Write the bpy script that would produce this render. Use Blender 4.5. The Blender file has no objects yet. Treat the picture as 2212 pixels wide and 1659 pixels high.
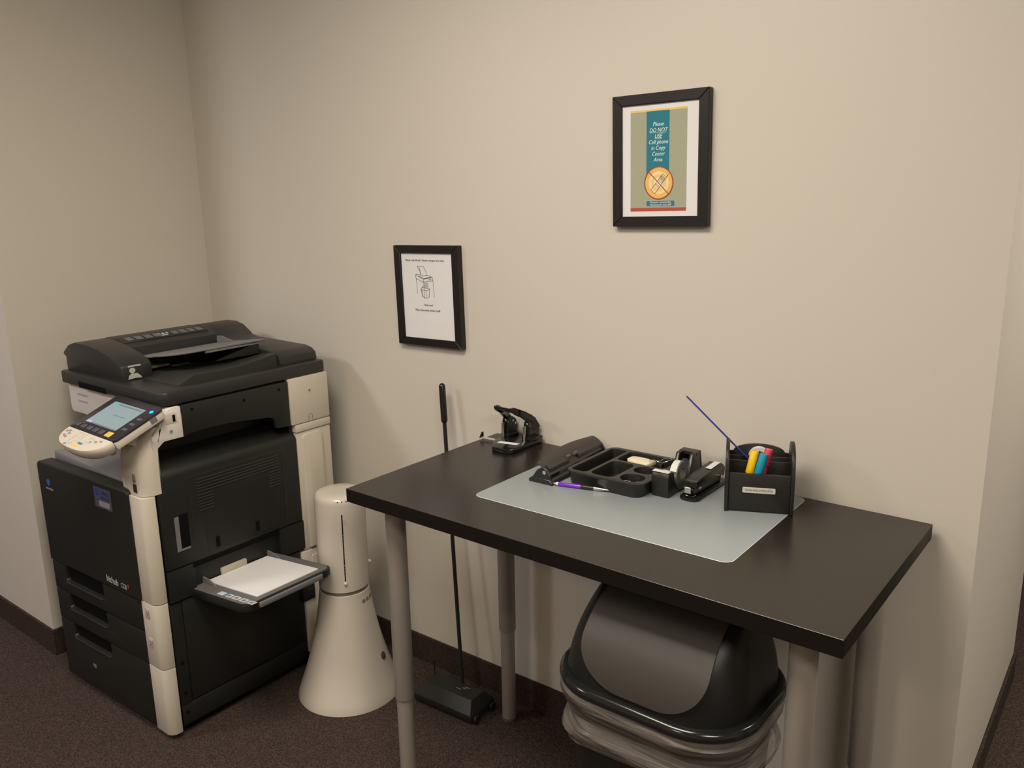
import bpy, bmesh, math, random
from mathutils import Matrix, Vector
random.seed(7)
PI = math.pi
SC = bpy.context.scene
COL = SC.collection

# ------------------------------------------------------------------ camera
IMG_W = 2212
FPX = 1816.85
cam_d = bpy.data.cameras.new('camera')
cam = bpy.data.objects.new('camera', cam_d)
COL.objects.link(cam)
SC.camera = cam
cam_d.sensor_width = 36.0
cam_d.sensor_fit = 'HORIZONTAL'
cam_d.lens = FPX / IMG_W * 36.0
cam_d.clip_start = 0.05
yaw, pitch, roll = .6654, .2281, -.0193
_r = Vector((math.cos(yaw), math.sin(yaw), 0))
_f = Vector((-math.sin(yaw)*math.cos(pitch), math.cos(yaw)*math.cos(pitch), -math.sin(pitch)))
_u = _r.cross(_f)
_r2 = _r*math.cos(roll) + _u*math.sin(roll)
_u2 = -_r*math.sin(roll) + _u*math.cos(roll)
cam.matrix_world = Matrix(((_r2.x, _u2.x, -_f.x, 1.5324), (_r2.y, _u2.y, -_f.y, -1.8859), (_r2.z, _u2.z, -_f.z, 1.5983), (0, 0, 0, 1)))

# ------------------------------------------------------------------ world, exposure
w = bpy.data.worlds.new('world'); SC.world = w; w.use_nodes = True
w.node_tree.nodes['Background'].inputs[0].default_value = (.75, .8, .9, 1)
w.node_tree.nodes['Background'].inputs[1].default_value = .05
SC.view_settings.view_transform = 'Standard'
SC.view_settings.look = 'None'
SC.view_settings.gamma = 1.0
SC.view_settings.use_curve_mapping = False
SC.view_settings.exposure = -0.09

# ------------------------------------------------------------------ lights (ceiling troffers of the room)
CEIL = 2.62
def area(name, x, y, sx, sy, power, color, z=CEIL-.035):
    d = bpy.data.lights.new(name, 'AREA'); d.shape = 'RECTANGLE'; d.size = sx; d.size_y = sy
    d.energy = power; d.color = color
    o = bpy.data.objects.new(name, d); COL.objects.link(o); o.location = (x, y, z)
    return o
LAMPS = [(.42, -1.35, 1.16, .56, 37, (1, .905, .775)), (2.7, -2.2, 1.16, .56, 46, (1, .90, .78)),
         (-1.9, -2.6, .56, .56, 41, (.99, .915, .94)), (.3, -3.6, .56, .56, 24, (1, .82, .62)),
         (2.35, .7, .56, .56, 48, (1, .90, .78))]
for i, l in enumerate(LAMPS):
    area('troffer_light', *l)

# ------------------------------------------------------------------ materials
def _nt(name):
    m = bpy.data.materials.new(name); m.use_nodes = True
    return m, m.node_tree, m.node_tree.nodes['Principled BSDF']
def mat(name, col, rough=.5, spec=.5, metal=0, noise=0, nscale=40, bump=0, bscale=200, emit=None, estr=1, alpha=1, coat=0, trans=0):
    m, nt, b = _nt(name)
    b.inputs['Base Color'].default_value = (*col, 1)
    b.inputs['Roughness'].default_value = rough
    b.inputs['Specular IOR Level'].default_value = spec
    b.inputs['Metallic'].default_value = metal
    b.inputs['Coat Weight'].default_value = coat
    b.inputs['Alpha'].default_value = alpha
    b.inputs['Transmission Weight'].default_value = trans
    tc = nt.nodes.new('ShaderNodeTexCoord')
    if noise:
        n = nt.nodes.new('ShaderNodeTexNoise'); n.inputs['Scale'].default_value = nscale; n.inputs['Detail'].default_value = 5
        nt.links.new(tc.outputs['Object'], n.inputs['Vector'])
        r = nt.nodes.new('ShaderNodeMapRange'); r.inputs[1].default_value = .3; r.inputs[2].default_value = .7
        r.inputs[3].default_value = 1-noise; r.inputs[4].default_value = 1+noise
        nt.links.new(n.outputs[0], r.inputs[0])
        mx = nt.nodes.new('ShaderNodeVectorMath'); mx.operation = 'SCALE'; mx.inputs[0].default_value = col
        nt.links.new(r.outputs[0], mx.inputs['Scale']); nt.links.new(mx.outputs[0], b.inputs['Base Color'])
    if bump:
        n2 = nt.nodes.new('ShaderNodeTexNoise'); n2.inputs['Scale'].default_value = bscale; n2.inputs['Detail'].default_value = 3
        nt.links.new(tc.outputs['Object'], n2.inputs['Vector'])
        bp = nt.nodes.new('ShaderNodeBump'); bp.inputs['Strength'].default_value = bump; bp.inputs['Distance'].default_value = .002
        nt.links.new(n2.outputs[0], bp.inputs['Height']); nt.links.new(bp.outputs[0], b.inputs['Normal'])
    if emit:
        b.inputs['Emission Color'].default_value = (*emit, 1); b.inputs['Emission Strength'].default_value = estr
    return m
def carpet(name, c1, c2, rib=None):
    m, nt, b = _nt(name)
    tc = nt.nodes.new('ShaderNodeTexCoord')
    v = nt.nodes.new('ShaderNodeTexVoronoi'); v.inputs['Scale'].default_value = 185
    n = nt.nodes.new('ShaderNodeTexNoise'); n.inputs['Scale'].default_value = 320; n.inputs['Detail'].default_value = 3
    n2 = nt.nodes.new('ShaderNodeTexNoise'); n2.inputs['Scale'].default_value = 170
    mp = nt.nodes.new('ShaderNodeMapping'); mp.inputs['Scale'].default_value = rib or (1, 1, 1)
    nt.links.new(tc.outputs['Object'], mp.inputs[0])
    for q in (v, n, n2): nt.links.new(mp.outputs[0], q.inputs['Vector'])
    a = nt.nodes.new('ShaderNodeMath'); a.operation = 'ADD'
    nt.links.new(v.outputs['Distance'], a.inputs[0]); nt.links.new(n.outputs[0], a.inputs[1])
    a2 = nt.nodes.new('ShaderNodeMath'); a2.operation = 'ADD'
    nt.links.new(a.outputs[0], a2.inputs[0]); nt.links.new(n2.outputs[0], a2.inputs[1])
    cr = nt.nodes.new('ShaderNodeValToRGB')
    cr.color_ramp.elements[0].position = .95/2; cr.color_ramp.elements[0].color = (*c2, 1)
    cr.color_ramp.elements[1].position = 1.75/2; cr.color_ramp.elements[1].color = (*c1, 1)
    hv = nt.nodes.new('ShaderNodeMath'); hv.operation = 'MULTIPLY'; hv.inputs[1].default_value = .5
    nt.links.new(a2.outputs[0], hv.inputs[0]); nt.links.new(hv.outputs[0], cr.inputs[0])
    nt.links.new(cr.outputs[0], b.inputs['Base Color'])
    b.inputs['Roughness'].default_value = .95; b.inputs['Specular IOR Level'].default_value = .1
    bp = nt.nodes.new('ShaderNodeBump'); bp.inputs['Strength'].default_value = .7; bp.inputs['Distance'].default_value = .004
    bp.invert = True
    nt.links.new(a.outputs[0], bp.inputs['Height']); nt.links.new(bp.outputs[0], b.inputs['Normal'])
    return m
M = {}
M['wall'] = mat('wall_paint', (.59, .55, .482), .42, .4, bump=.06, bscale=250)
M['ceil'] = mat('ceiling_tile', (.75, .73, .68), .9, .1, bump=.2, bscale=120)
M['carpet'] = carpet('carpet', (.080, .056, .047), (.018, .0125, .0105))
M['base'] = carpet('carpet_base', (.066, .046, .039), (.017, .012, .010), (1, 1, 1.8))
M['blk'] = mat('black_plastic', (.014, .0145, .013), .42, .4, bump=.12, bscale=900)
M['blk2'] = mat('charcoal_plastic', (.022, .0212, .0205), .38, .5, bump=.12, bscale=900)
M['hole'] = mat('dark_cavity', (.004, .004, .004), .8, .1)
M['wht'] = mat('ivory_plastic', (.57, .525, .435), .42, .4, noise=.02, nscale=8)
M['wht2'] = mat('white_plastic', (.70, .66, .62), .38, .4)
M['gry'] = mat('grey_plastic', (.16, .16, .165), .4, .4)
M['gry2'] = mat('mid_grey_plastic', (.10, .10, .102), .45, .4)
M['paper'] = mat('paper', (.73, .72, .725), .8, .2)
M['wood'] = mat('black_brown_laminate', (.0150, .0114, .0086), .25, .40, noise=.10, nscale=30, bump=.05, bscale=500)
M['woodedge'] = mat('edge_banding', (.0065, .0048, .0038), .5, .25)
M['leg'] = mat('silver_leg_paint', (.32, .29, .255), .38, .5, metal=.25)
M['frame'] = mat('black_frame_wood', (.0115, .009, .008), .42, .4)
M['gblack'] = mat('gloss_black', (.008, .008, .008), .18, .5)
M['sblack'] = mat('satin_black', (.014, .0135, .012), .35, .5)
M['chrome'] = mat('chrome', (.75, .75, .74), .22, .5, metal=1)
M['leather'] = mat('black_leatherette', (.014, .0135, .012), .42, .45, bump=.3, bscale=350)

# ------------------------------------------------------------------ mesh helper
class B:
    def __init__(s): s.bm = bmesh.new(); s.M = Matrix.Identity(4); s.mi = 0
    def _merge(s, t, bev=0, seg=2, ang=.5):
        if bev:
            es = [e for e in t.edges if len(e.link_faces) == 2 and e.calc_face_angle(0) > ang]
            if es: bmesh.ops.bevel(t, geom=es, offset=bev, segments=seg, profile=.5, affect='EDGES', clamp_overlap=True)
        bmesh.ops.recalc_face_normals(t, faces=t.faces)
        for f in t.faces: f.material_index = s.mi
        t.transform(s.M)
        me = bpy.data.meshes.new('tmp'); t.to_mesh(me); t.free()
        s.bm.from_mesh(me); bpy.data.meshes.remove(me)
        return s
    def box(s, x0, x1, y0, y1, z0, z1, bev=0, seg=2, f=None):
        t = bmesh.new(); bmesh.ops.create_cube(t, size=1)
        for v in t.verts:
            v.co = Vector((x0 if v.co.x < 0 else x1, y0 if v.co.y < 0 else y1, z0 if v.co.z < 0 else z1))
        if f:
            for v in t.verts: v.co = Vector(f(*v.co))
        return s._merge(t, bev, seg)
    def prism(s, pts, ax, a, b, bev=0, seg=2, f=None, ang=.5):
        """pts 2-D outline; ax axis of extrusion: x -> (y,z), y -> (x,z), z -> (x,y)"""
        t = bmesh.new()
        def P(p, c):
            return {'x': (c, p[0], p[1]), 'y': (p[0], c, p[1]), 'z': (p[0], p[1], c)}[ax]
        v0 = [t.verts.new(P(p, a)) for p in pts]; v1 = [t.verts.new(P(p, b)) for p in pts]
        t.faces.new(v0); t.faces.new(v1[::-1]); n = len(pts)
        for i in range(n): t.faces.new((v0[i], v0[(i+1) % n], v1[(i+1) % n], v1[i]))
        if f:
            for v in t.verts: v.co = Vector(f(*v.co))
        bmesh.ops.recalc_face_normals(t, faces=t.faces)
        return s._merge(t, bev, seg, ang)
    def lathe(s, prof, c=(0, 0, 0), n=48, cap=True):
        t = bmesh.new(); rings = []
        for r, z in prof:
            if r < 1e-6: rings.append([t.verts.new((c[0], c[1], c[2]+z))])
            else: rings.append([t.verts.new((c[0]+r*math.cos(2*PI*i/n), c[1]+r*math.sin(2*PI*i/n), c[2]+z)) for i in range(n)])
        for A, Bq in zip(rings, rings[1:]):
            for i in range(n):
                j = (i+1) % n
                if len(A) == 1 and len(Bq) == 1: continue
                if len(A) == 1: t.faces.new((A[0], Bq[j], Bq[i]))
                elif len(Bq) == 1: t.faces.new((A[i], A[j], Bq[0]))
                else: t.faces.new((A[i], A[j], Bq[j], Bq[i]))
        if cap:
            for R_ in (rings[0], rings[-1]):
                if len(R_) > 1: t.faces.new(R_)
        return s._merge(t)
    def tube(s, path, r, n=12, cap=True, closed=False):
        path = [Vector(p) for p in path]; t = bmesh.new(); rings = []
        N = len(path); rr = r if isinstance(r, (list, tuple)) else [r]*N
        up = None
        for k, p in enumerate(path):
            if closed: d = path[(k+1) % N]-path[k-1]
            else: d = path[min(k+1, N-1)]-path[max(k-1, 0)]
            d.normalize()
            if up is None:
                up = Vector((0, 0, 1)) if abs(d.z) < .9 else Vector((1, 0, 0))
            a = d.cross(up).normalized(); up = a.cross(d).normalized()
            rings.append([t.verts.new(p + (a*math.cos(2*PI*i/n) + up*math.sin(2*PI*i/n))*rr[k]) for i in range(n)])
        K = N if closed else N-1
        for k in range(K):
            A, Bq = rings[k], rings[(k+1) % N]
            for i in range(n): t.faces.new((A[i], A[(i+1) % n], Bq[(i+1) % n], Bq[i]))
        if cap and not closed: t.faces.new(rings[0]); t.faces.new(rings[-1])
        return s._merge(t)
    def cyl(s, p0, p1, r0, r1=None, n=24): return s.tube([p0, p1], [r0, r0 if r1 is None else r1], n)
    def loft(s, rings, capa=True, capb=True):
        t = bmesh.new(); R = [[t.verts.new(p) for p in r] for r in rings]
        for A, Bq in zip(R, R[1:]):
            n = len(A)
            for i in range(n): t.faces.new((A[i], A[(i+1) % n], Bq[(i+1) % n], Bq[i]))
        if capa: t.faces.new(R[0])
        if capb: t.faces.new(R[-1][::-1])
        return s._merge(t)
    def sheet(s, grid, th):
        """open grid of points thickened along local normals"""
        t = bmesh.new(); V = [[t.verts.new(p) for p in r] for r in grid]
        for i in range(len(V)-1):
            for j in range(len(V[0])-1): t.faces.new((V[i][j], V[i][j+1], V[i+1][j+1], V[i+1][j]))
        bmesh.ops.recalc_face_normals(t, faces=t.faces)
        bmesh.ops.solidify(t, geom=t.faces[:], thickness=th)
        return s._merge(t)
    def text(s, body, size, M4, align='CENTER', shear=0, ext=.0002, bold=0, sx=1):
        c = bpy.data.curves.new('t', 'FONT'); c.body = body; c.size = size; c.align_x = align; c.align_y = 'CENTER'
        c.shear = shear; c.extrude = ext; c.offset = bold; c.resolution_u = 2
        o = bpy.data.objects.new('t', c); COL.objects.link(o)
        bpy.context.view_layer.update()
        me = bpy.data.meshes.new_from_object(o.evaluated_get(bpy.context.evaluated_depsgraph_get()))
        bpy.data.objects.remove(o); bpy.data.curves.remove(c)
        t = bmesh.new(); t.from_mesh(me); bpy.data.meshes.remove(me)
        t.transform(M4 @ Matrix.Diagonal((sx, 1, 1, 1)))
        for f in t.faces: f.material_index = s.mi
        t.transform(s.M)
        me = bpy.data.meshes.new('tmp'); t.to_mesh(me); t.free(); s.bm.from_mesh(me); bpy.data.meshes.remove(me)
        return s
def rrect(x0, x1, y0, y1, r, n=6):
    P = []
    if not isinstance(r, (list, tuple)): r = [r]*4
    for k, (cx, cy, q) in enumerate(((x1, y1, r[0]), (x0, y1, r[1]), (x0, y0, r[2]), (x1, y0, r[3]))):
        sx = -1 if k in (0, 3) else 1; sy = -1 if k in (0, 1) else 1
        if q < 1e-6: P.append((cx, cy)); continue
        for i in range(n+1):
            a = PI/2*(k+i/n); P.append((cx+sx*q+q*math.cos(a), cy+sy*q+q*math.sin(a)))
    return P
ROOT = {}
def islands(b):
    bm = b.bm; bm.verts.ensure_lookup_table(); seen = set(); out = []
    for v in bm.verts:
        if v in seen: continue
        st = [v]; comp = set([v])
        while st:
            q = st.pop()
            for e in q.link_edges:
                o_ = e.other_vert(q)
                if o_ not in comp: comp.add(o_); st.append(o_)
        seen |= comp; out.append(comp)
    res = []
    for comp in out:
        nb = B(); nb.bm.free(); nb.bm = bm.copy(); nb.bm.verts.ensure_lookup_table()
        keep = set(v.index for v in comp)
        bmesh.ops.delete(nb.bm, geom=[v for v in nb.bm.verts if v.index not in keep], context='VERTS'); res.append(nb)
    bm.free(); return res
def each(name, b, m, parent, label=None, **k):
    b.bm.verts.index_update()
    return [part(name, q, m, parent, label, **k) for q in islands(b)]
def part(name, b, m, parent=None, label=None, local=False, smooth=.6, kind=None):
    me = bpy.data.meshes.new(name)
    if parent is not None and not local:
        b.bm.transform(ROOT[parent].inverted())
    b.bm.to_mesh(me); b.bm.free()
    for mm in (m if isinstance(m, (list, tuple)) else [m]): me.materials.append(M[mm] if isinstance(mm, str) else mm)
    if smooth:
        me.polygons.foreach_set('use_smooth', [True]*len(me.polygons))
        me.set_sharp_from_angle(angle=smooth)
    o = bpy.data.objects.new(name, me); COL.objects.link(o)
    if parent is not None: o.parent = parent; ROOT[o] = ROOT[parent]
    if label: o['label'] = label
    if kind: o['kind'] = kind
    return o
def thing(name, label, cat, loc=(0, 0, 0), rz=0, group=None, rot=None):
    o = bpy.data.objects.new(name, None); COL.objects.link(o); o.empty_display_size = .05
    o.location = loc; o.rotation_euler = rot or (0, 0, rz)
    o['label'] = label; o['category'] = cat
    if group: o['group'] = group
    e = Matrix.Translation(loc) @ (Matrix.Rotation(rz, 4, 'Z') if not rot else __import__('mathutils').Euler(rot).to_matrix().to_4x4())
    ROOT[o] = e
    return o
def solo(name, b, m, label, cat, loc=(0, 0, 0), rz=0, group=None, smooth=.6):
    """a thing that is one mesh; geometry given in local coordinates"""
    o = part(name, b, m, smooth=smooth); o.location = loc; o.rotation_euler = (0, 0, rz)
    o['label'] = label; o['category'] = cat
    if group: o['group'] = group
    return o
def FRONT(x, y, z):      # text facing -y
    return Matrix.Translation((x, y, z)) @ Matrix.Rotation(PI/2, 4, 'X')

# ------------------------------------------------------------------ the room
XL, XR = -1.458, 1.283
def struct(name, b, m):
    o = part(name, b, m, smooth=None); o['kind'] = 'structure'; return o
struct('floor', B().box(-5, 5, -5.2, 4.2, -.1, 0), 'carpet')
struct('ceiling', B().box(-5, 5, -5.2, 4.2, CEIL, CEIL+.1), 'ceil')
struct('wall_back', B().box(XL, XR, 0, 1.05, 0, CEIL), 'wall')
struct('wall_left', B().box(-5, XL, -.755, 1.05, 0, CEIL), 'wall')
struct('wall_far_left', B().box(-5.1, -5, -5.2, -.755, 0, CEIL), 'wall')
struct('wall_far_right', B().box(5, 5.1, -5.2, 4.2, 0, CEIL), 'wall')
struct('wall_front', B().box(-5, 5, -5.3, -5.2, 0, CEIL), 'wall')
struct('wall_far_back', B().box(XR-.5, 5, 4.2, 4.3, 0, CEIL), 'wall')
def baseb(name, pts, ins):
    b = B(); b.prism(pts, 'z', 0, .097, .002, 1); struct(name, b, 'base')
T = .009
baseb('baseboard_back', [(XL+T, -T), (XR+T, -T), (XR+T, 0), (XL+T, 0)], 0)
baseb('baseboard_right', [(XR, 0), (XR+T, 0), (XR+T, 1.05+T), (XR, 1.05+T)], 0)
baseb('baseboard_left', [(XL, -.755), (XL+T, -.755), (XL+T, 0), (XL, 0)], 0)
baseb('baseboard_front_left', [(-5, -.755-T), (XL+T, -.755-T), (XL+T, -.755), (-5, -.755)], 0)
for i, l in enumerate(LAMPS):
    t = thing('ceiling_light', ['recessed ceiling light panel above the table', 'recessed ceiling light panel toward the hallway', 'cool recessed ceiling light panel in front of the copier', 'recessed ceiling light panel farthest from the table', 'recessed ceiling light panel down the side hallway'][i], 'light', (l[0], l[1], CEIL))
    b = B(); x, y, hx, hy = l[0], l[1], l[2]/2+.02, l[3]/2+.02
    for sx in (-1, 1):
        b.box(x+sx*hx-.012, x+sx*hx+.012, y-hy-.012, y+hy+.012, CEIL-.02, CEIL, .002)
        b.box(x-hx, x+hx, y+sx*hy-.012, y+sx*hy+.012, CEIL-.02, CEIL, .002)
    part('frame', b, 'wht2', t)
    part('diffuser', B().box(x-hx+.01, x+hx-.01, y-hy+.01, y+hy-.01, CEIL-.012, CEIL-.002), mat('diffuser%d' % i, (.9, .9, .88), .6, emit=l[5], estr=5), t)

# ------------------------------------------------------------------ table
TH = .8861; TK = .034; TW = .5881; TA = -.0099; TG = .0049 + .0045
tbl = thing('desk_table', 'long black-brown laminate table on four silver adjustable legs against the wall', 'table', (0, -TG, 0), TA)
E_ = ROOT[tbl]
def tp(x, y, z):          # table-local to world
    v = E_ @ Vector((x, y, z)); return v
b = B(); b.box(0, 1.2, -TW, 0, TH-TK, TH, .0006, 1)
for f in b.bm.faces: f.material_index = 0 if f.normal.z > .5 else 1
part('tabletop', b, ['wood', 'woodedge'], tbl, local=True)
for sx, sy, in ((.0871, -TW+.0784), (1.2-.0871, -TW+.0784), (.0871, -.0784), (1.2-.0871, -.0784)):
    b = B(); b.lathe([(.045, TH-TK), (.045, TH-TK-.004), (.026, TH-TK-.006), (.0255, TH-TK-.03), (.0255, .306), (.0245, .303), (.0215, .302), (.0215, .012), (.021, .008)], (sx, sy, 0), 32)
    lg = part('leg', b, 'leg', tbl, local=True)
    part('foot', B().lathe([(.022, .009), (.0225, .006), (.022, 0)], (sx, sy, 0), 24), 'gry2', lg, local=True)

# ------------------------------------------------------------------ framed signs
def picture(cx, cz, wd, ht, ow, oh, rot, label):
    R4 = Matrix.Translation((cx, 0, cz)) @ Matrix.Rotation(-rot, 4, 'Y')
    t = thing('picture_frame', label, 'framed sign', (cx, -.0005, cz)); t.rotation_euler = (0, -rot, 0)
    ROOT[t] = R4
    D = .02; b = B()
    W2, H2, a2, c2 = wd/2, ht/2, ow/2, oh/2
    for sgn in (-1, 1):   # mitred rails
        b.prism([(sgn*W2, -H2), (sgn*W2, H2), (sgn*a2, c2), (sgn*a2, -c2)], 'y', -D, 0, .0015, 1)
        b.prism([(-W2, sgn*H2), (W2, sgn*H2), (a2, sgn*c2), (-a2, sgn*c2)], 'y', -D, 0, .0015, 1)
    part('frame_moulding', b, 'frame', t, local=True)
    part('paper_sheet', B().box(-a2-.002, a2+.002, -.0135, -.0125, -c2-.002, c2+.002), 'paper', t, 'white printed sheet', local=True)
    part('glass', B().box(-a2-.002, a2+.002, -.0155, -.0150, -c2-.002, c2+.002), M['glass'], t, local=True)
    return t
m, nt, bs = _nt('clear_glass')
for n in list(nt.nodes):
    if n.type != 'OUTPUT_MATERIAL': nt.nodes.remove(n)
tr = nt.nodes.new('ShaderNodeBsdfTransparent'); gl = nt.nodes.new('ShaderNodeBsdfGlossy'); gl.inputs['Roughness'].default_value = .05
mx = nt.nodes.new('ShaderNodeMixShader'); lw = nt.nodes.new('ShaderNodeLayerWeight'); lw.inputs[0].default_value = .5; pw = nt.nodes.new('ShaderNodeMath'); pw.operation = 'POWER'; pw.inputs[1].default_value = 5; fr = nt.nodes.new('ShaderNodeMath'); fr.operation = 'MULTIPLY_ADD'; fr.inputs[1].default_value = .45; fr.inputs[2].default_value = .012
nt.links.new(lw.outputs['Facing'], pw.inputs[0]); nt.links.new(pw.outputs[0], fr.inputs[0]); nt.links.new(fr.outputs[0], mx.inputs[0]); nt.links.new(tr.outputs[0], mx.inputs[1]); nt.links.new(gl.outputs[0], mx.inputs[2])
nt.links.new(mx.outputs[0], nt.nodes['Material Output'].inputs[0])
M['glass'] = m
def flat(name, col, rough=.7): return mat(name, col, rough, .2)
def quad(b, x0, x1, z0, z1, y, th=.0002): b.box(x0, x1, y-th, y, z0, z1); return b
# large sign
cx, cz = .5285, 1.658
pf = picture(cx, cz, .257, .3125, .205, .264, .014, 'upper black frame holding the green and teal no-phone sign')
L = lambda x, z: (x-cx, z-cz)
Y0 = -.0135
g = B(); quad(g, *(.4485-cx, .6000-cx), *(1.5385-cz, 1.7772-cz), Y0); part('green_print', g, flat('sage_ink', (.36, .37, .27)), pf, 'sage green printed panel', local=True)
g = B(); quad(g, .4485-cx, .6-cx, 1.7725-cz, 1.7772-cz, Y0-.0002); part('yellow_stripe', g, flat('yellow_ink', (.75, .56, .20)), pf, 'thin yellow stripe', local=True)
g = B(); quad(g, .4485-cx, .6-cx, 1.5385-cz, 1.5465-cz, Y0-.0002); part('red_stripe', g, flat('red_ink', (.42, .085, .055)), pf, 'brick red stripe', local=True)
g = B(); quad(g, .4925-cx, .5540-cx, 1.62-cz, 1.7730-cz, Y0-.0002); part('teal_band', g, flat('teal_ink', (.025, .19, .25)), pf, 'teal vertical band', local=True)
g = B()
zz = [1.7425, 1.7283, 1.7145, 1.7010, 1.6872, 1.6735, 1.6600]
for s_, z_ in zip(['Please', 'DO NOT', 'USE', 'Cell phone', 'in Copy', 'Center', 'Area'], zz):
    g.text(s_, .0135, FRONT(.5240-cx, Y0-.0005, z_-cz), shear=.25, sx=.88)
for wd_, z_ in ((.042, 1.7228), (.020, 1.7090)):
    quad(g, .5240-cx-wd_/2, .5240-cx+wd_/2, z_-cz-.0004, z_-cz+.0003, Y0-.0004)
part('lettering', g, flat('white_ink', (.75, .8, .8)), pf, 'white slanted lettering', local=True, smooth=None)
def disc(b, x, z, r, y, th=.0002, n=40, r2=None, sz=1):
    P = [(x+r*math.cos(2*PI*i/n), z+r*sz*math.sin(2*PI*i/n)) for i in range(n)]
    if r2 is None: return b.prism(P, 'y', y-th, y)
    for i in range(n):
        a0, a1 = 2*PI*i/n, 2*PI*(i+1)/n
        q = [(x+r*math.cos(a0), z+r*sz*math.sin(a0)), (x+r*math.cos(a1), z+r*sz*math.sin(a1)), (x+r2*math.cos(a1), z+r2*sz*math.sin(a1)), (x+r2*math.cos(a0), z+r2*sz*math.sin(a0))]
        b.prism(q, 'y', y-th, y)
    return b
EX, EZ = .5265-cx, 1.6055-cz
g = B(); disc(g, EX, EZ, .0385, Y0-.0004)
part('emblem', g, flat('amber_ink', (.78, .47, .13)), pf, 'amber round emblem', local=True)
g = B(); disc(g, EX, EZ, .0272, Y0-.0006); part('emblem_ring', g, flat('cream_ink', (.80, .66, .40)), pf, 'cream ring', local=True)
g = B(); disc(g, EX, EZ, .0200, Y0-.0008); part('emblem_ring', g, flat('gold_ink', (.78, .56, .22)), pf, 'gold ring', local=True)
g = B(); disc(g, EX, EZ, .0125, Y0-.001); part('emblem_ring', g, flat('cream_ink2', (.82, .70, .48)), pf, 'pale centre', local=True)
g = B(); disc(g, EX, EZ, .0392, Y0-.0010, r2=.0368)
dx, dz = math.cos(PI*.75), math.sin(PI*.75)
def line(b, x0, z0, x1, z1, w_, y, th=.0002):
    v = Vector((x1-x0, z1-z0)); v.normalize(); n_ = Vector((-v.y, v.x))*w_/2
    return b.prism([(x0-n_.x, z0-n_.y), (x1-n_.x, z1-n_.y), (x1+n_.x, z1+n_.y), (x0+n_.x, z0+n_.y)], 'y', y-th, y)
line(g, EX+dx*.037, EZ+dz*.037, EX-dx*.037, EZ-dz*.037, .0019, Y0-.0016)
part('prohibition_ring', g, flat('brick_ink', (.30, .07, .05)), pf, 'brick red ring with a slash', local=True)
g = B()
def ph(a, c):  # phone-local (along, across) -> emblem
    an = math.radians(50); return (EX+.002+a*math.cos(an)-c*math.sin(an), EZ+a*math.sin(an)+c*math.cos(an))
def pl(a0, c0, a1, c1, w_=.0008): p, q = ph(a0, c0), ph(a1, c1); line(g, *p, *q, w_, Y0-.0014)
for a0, c0, a1, c1 in ((-.027, -.007, .022, -.007), (.022, -.007, .022, .007), (.022, .007, -.027, .007), (-.027, .007, -.027, -.007), (-.01, -.007, -.01, .007), (-.007, -.007, -.007, .007),
                       (.003, -.005, .003, .005), (.018, -.005, .018, .005), (.003, .005, .018, .005), (.003, -.005, .018, -.005), (.006, -.0025, .015, -.0025), (.006, .0, .015, .0), (.006, .0025, .015, .0025), (.022, -.006, .031, -.006)):
    pl(a0, c0, a1, c1)
part('phone_drawing', g, flat('plum_ink', (.16, .075, .085)), pf, 'line drawing of a flip phone', local=True)
g = B(); quad(g, .4922-cx, .5705-cx, 1.5490-cz, 1.5640-cz, Y0-.0004); part('caption_border', g, flat('pale_blue', (.5, .58, .56)), pf, local=True)
g = B(); quad(g, .4932-cx, .5695-cx, 1.5500-cz, 1.5630-cz, Y0-.0006); part('caption_box', g, flat('slate_blue', (.06, .16, .22)), pf, 'slate blue caption box', local=True)
g = B(); g.text('Thanks for understanding.', .0064, FRONT(.5315-cx, Y0-.0008, 1.5597-cz), shear=.25, sx=.85); g.text('Plaza Executive Suite Staff', .0064, FRONT(.5315-cx, Y0-.0008, 1.5535-cz), shear=.25, sx=.85)
part('lettering', g, flat('white_ink2', (.75, .8, .8)), pf, 'small white caption lettering', local=True, smooth=None)
# small sign
cx, cz = -.257, 1.281
pf = picture(cx, cz, .268, .310, .213, .263, .019, 'lower black frame holding the white paper-shredding sign')
g = B(); INK = flat('black_ink', (.05, .048, .045))
g.text('Please only shred 3 sheets of paper at a time.', .0092, FRONT(-.265-cx, Y0-.0004, 1.3905-cz), shear=.2, sx=.97)
part('lettering', g, INK, pf, 'dark slanted heading line', local=True, smooth=None); g = B()
g.text('Thank you!', .0092, FRONT(-.2585-cx, Y0-.0004, 1.2540-cz), shear=.2, sx=.95)
g.text('Plaza Executive Suites Staff', .0092, FRONT(-.2630-cx, Y0-.0004, 1.2375-cz), shear=.2, sx=1.05)
part('lettering', g, INK, pf, 'small dark slanted lettering', local=True, smooth=None)
g = B()
def pth(pts, w_=.0012):
    for p, q in zip(pts, pts[1:]): line(g, p[0]-cx, p[1]-cz, q[0]-cx, q[1]-cz, w_, Y0-.0002)
ZF = lambda x, y: (-.2718+(x-515)*(.0719/245), 1.3332-(y-550)*(.1050/490)*1.02)
def P_(*a): pth([ZF(x, y) for x, y in a])
P_((400, 490), (510, 550), (640, 518), (560, 487)); P_((400, 490), (475, 480)); P_((400, 490), (402, 540), (505, 592), (510, 550)); P_((505, 592), (642, 565), (640, 518))
P_((408, 545), (412, 755)); P_((512, 590), (515, 820)); P_((645, 560), (655, 795))
P_((425, 372), (512, 367), (540, 410), (555, 460), (562, 492), (482, 508), (470, 450), (450, 400), (425, 372))
for k in range(6): P_((450+k*5, 400+k*18), (470+k*3, 396+k*18))
P_((465, 690), (500, 705), (560, 705), (592, 685), (570, 672), (480, 670), (465, 690)); P_((465, 690), (485, 790), (515, 812), (560, 808), (580, 795), (592, 685))
for k in range(5): P_((522+k*12, 595), (520+k*13, 665))
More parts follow.
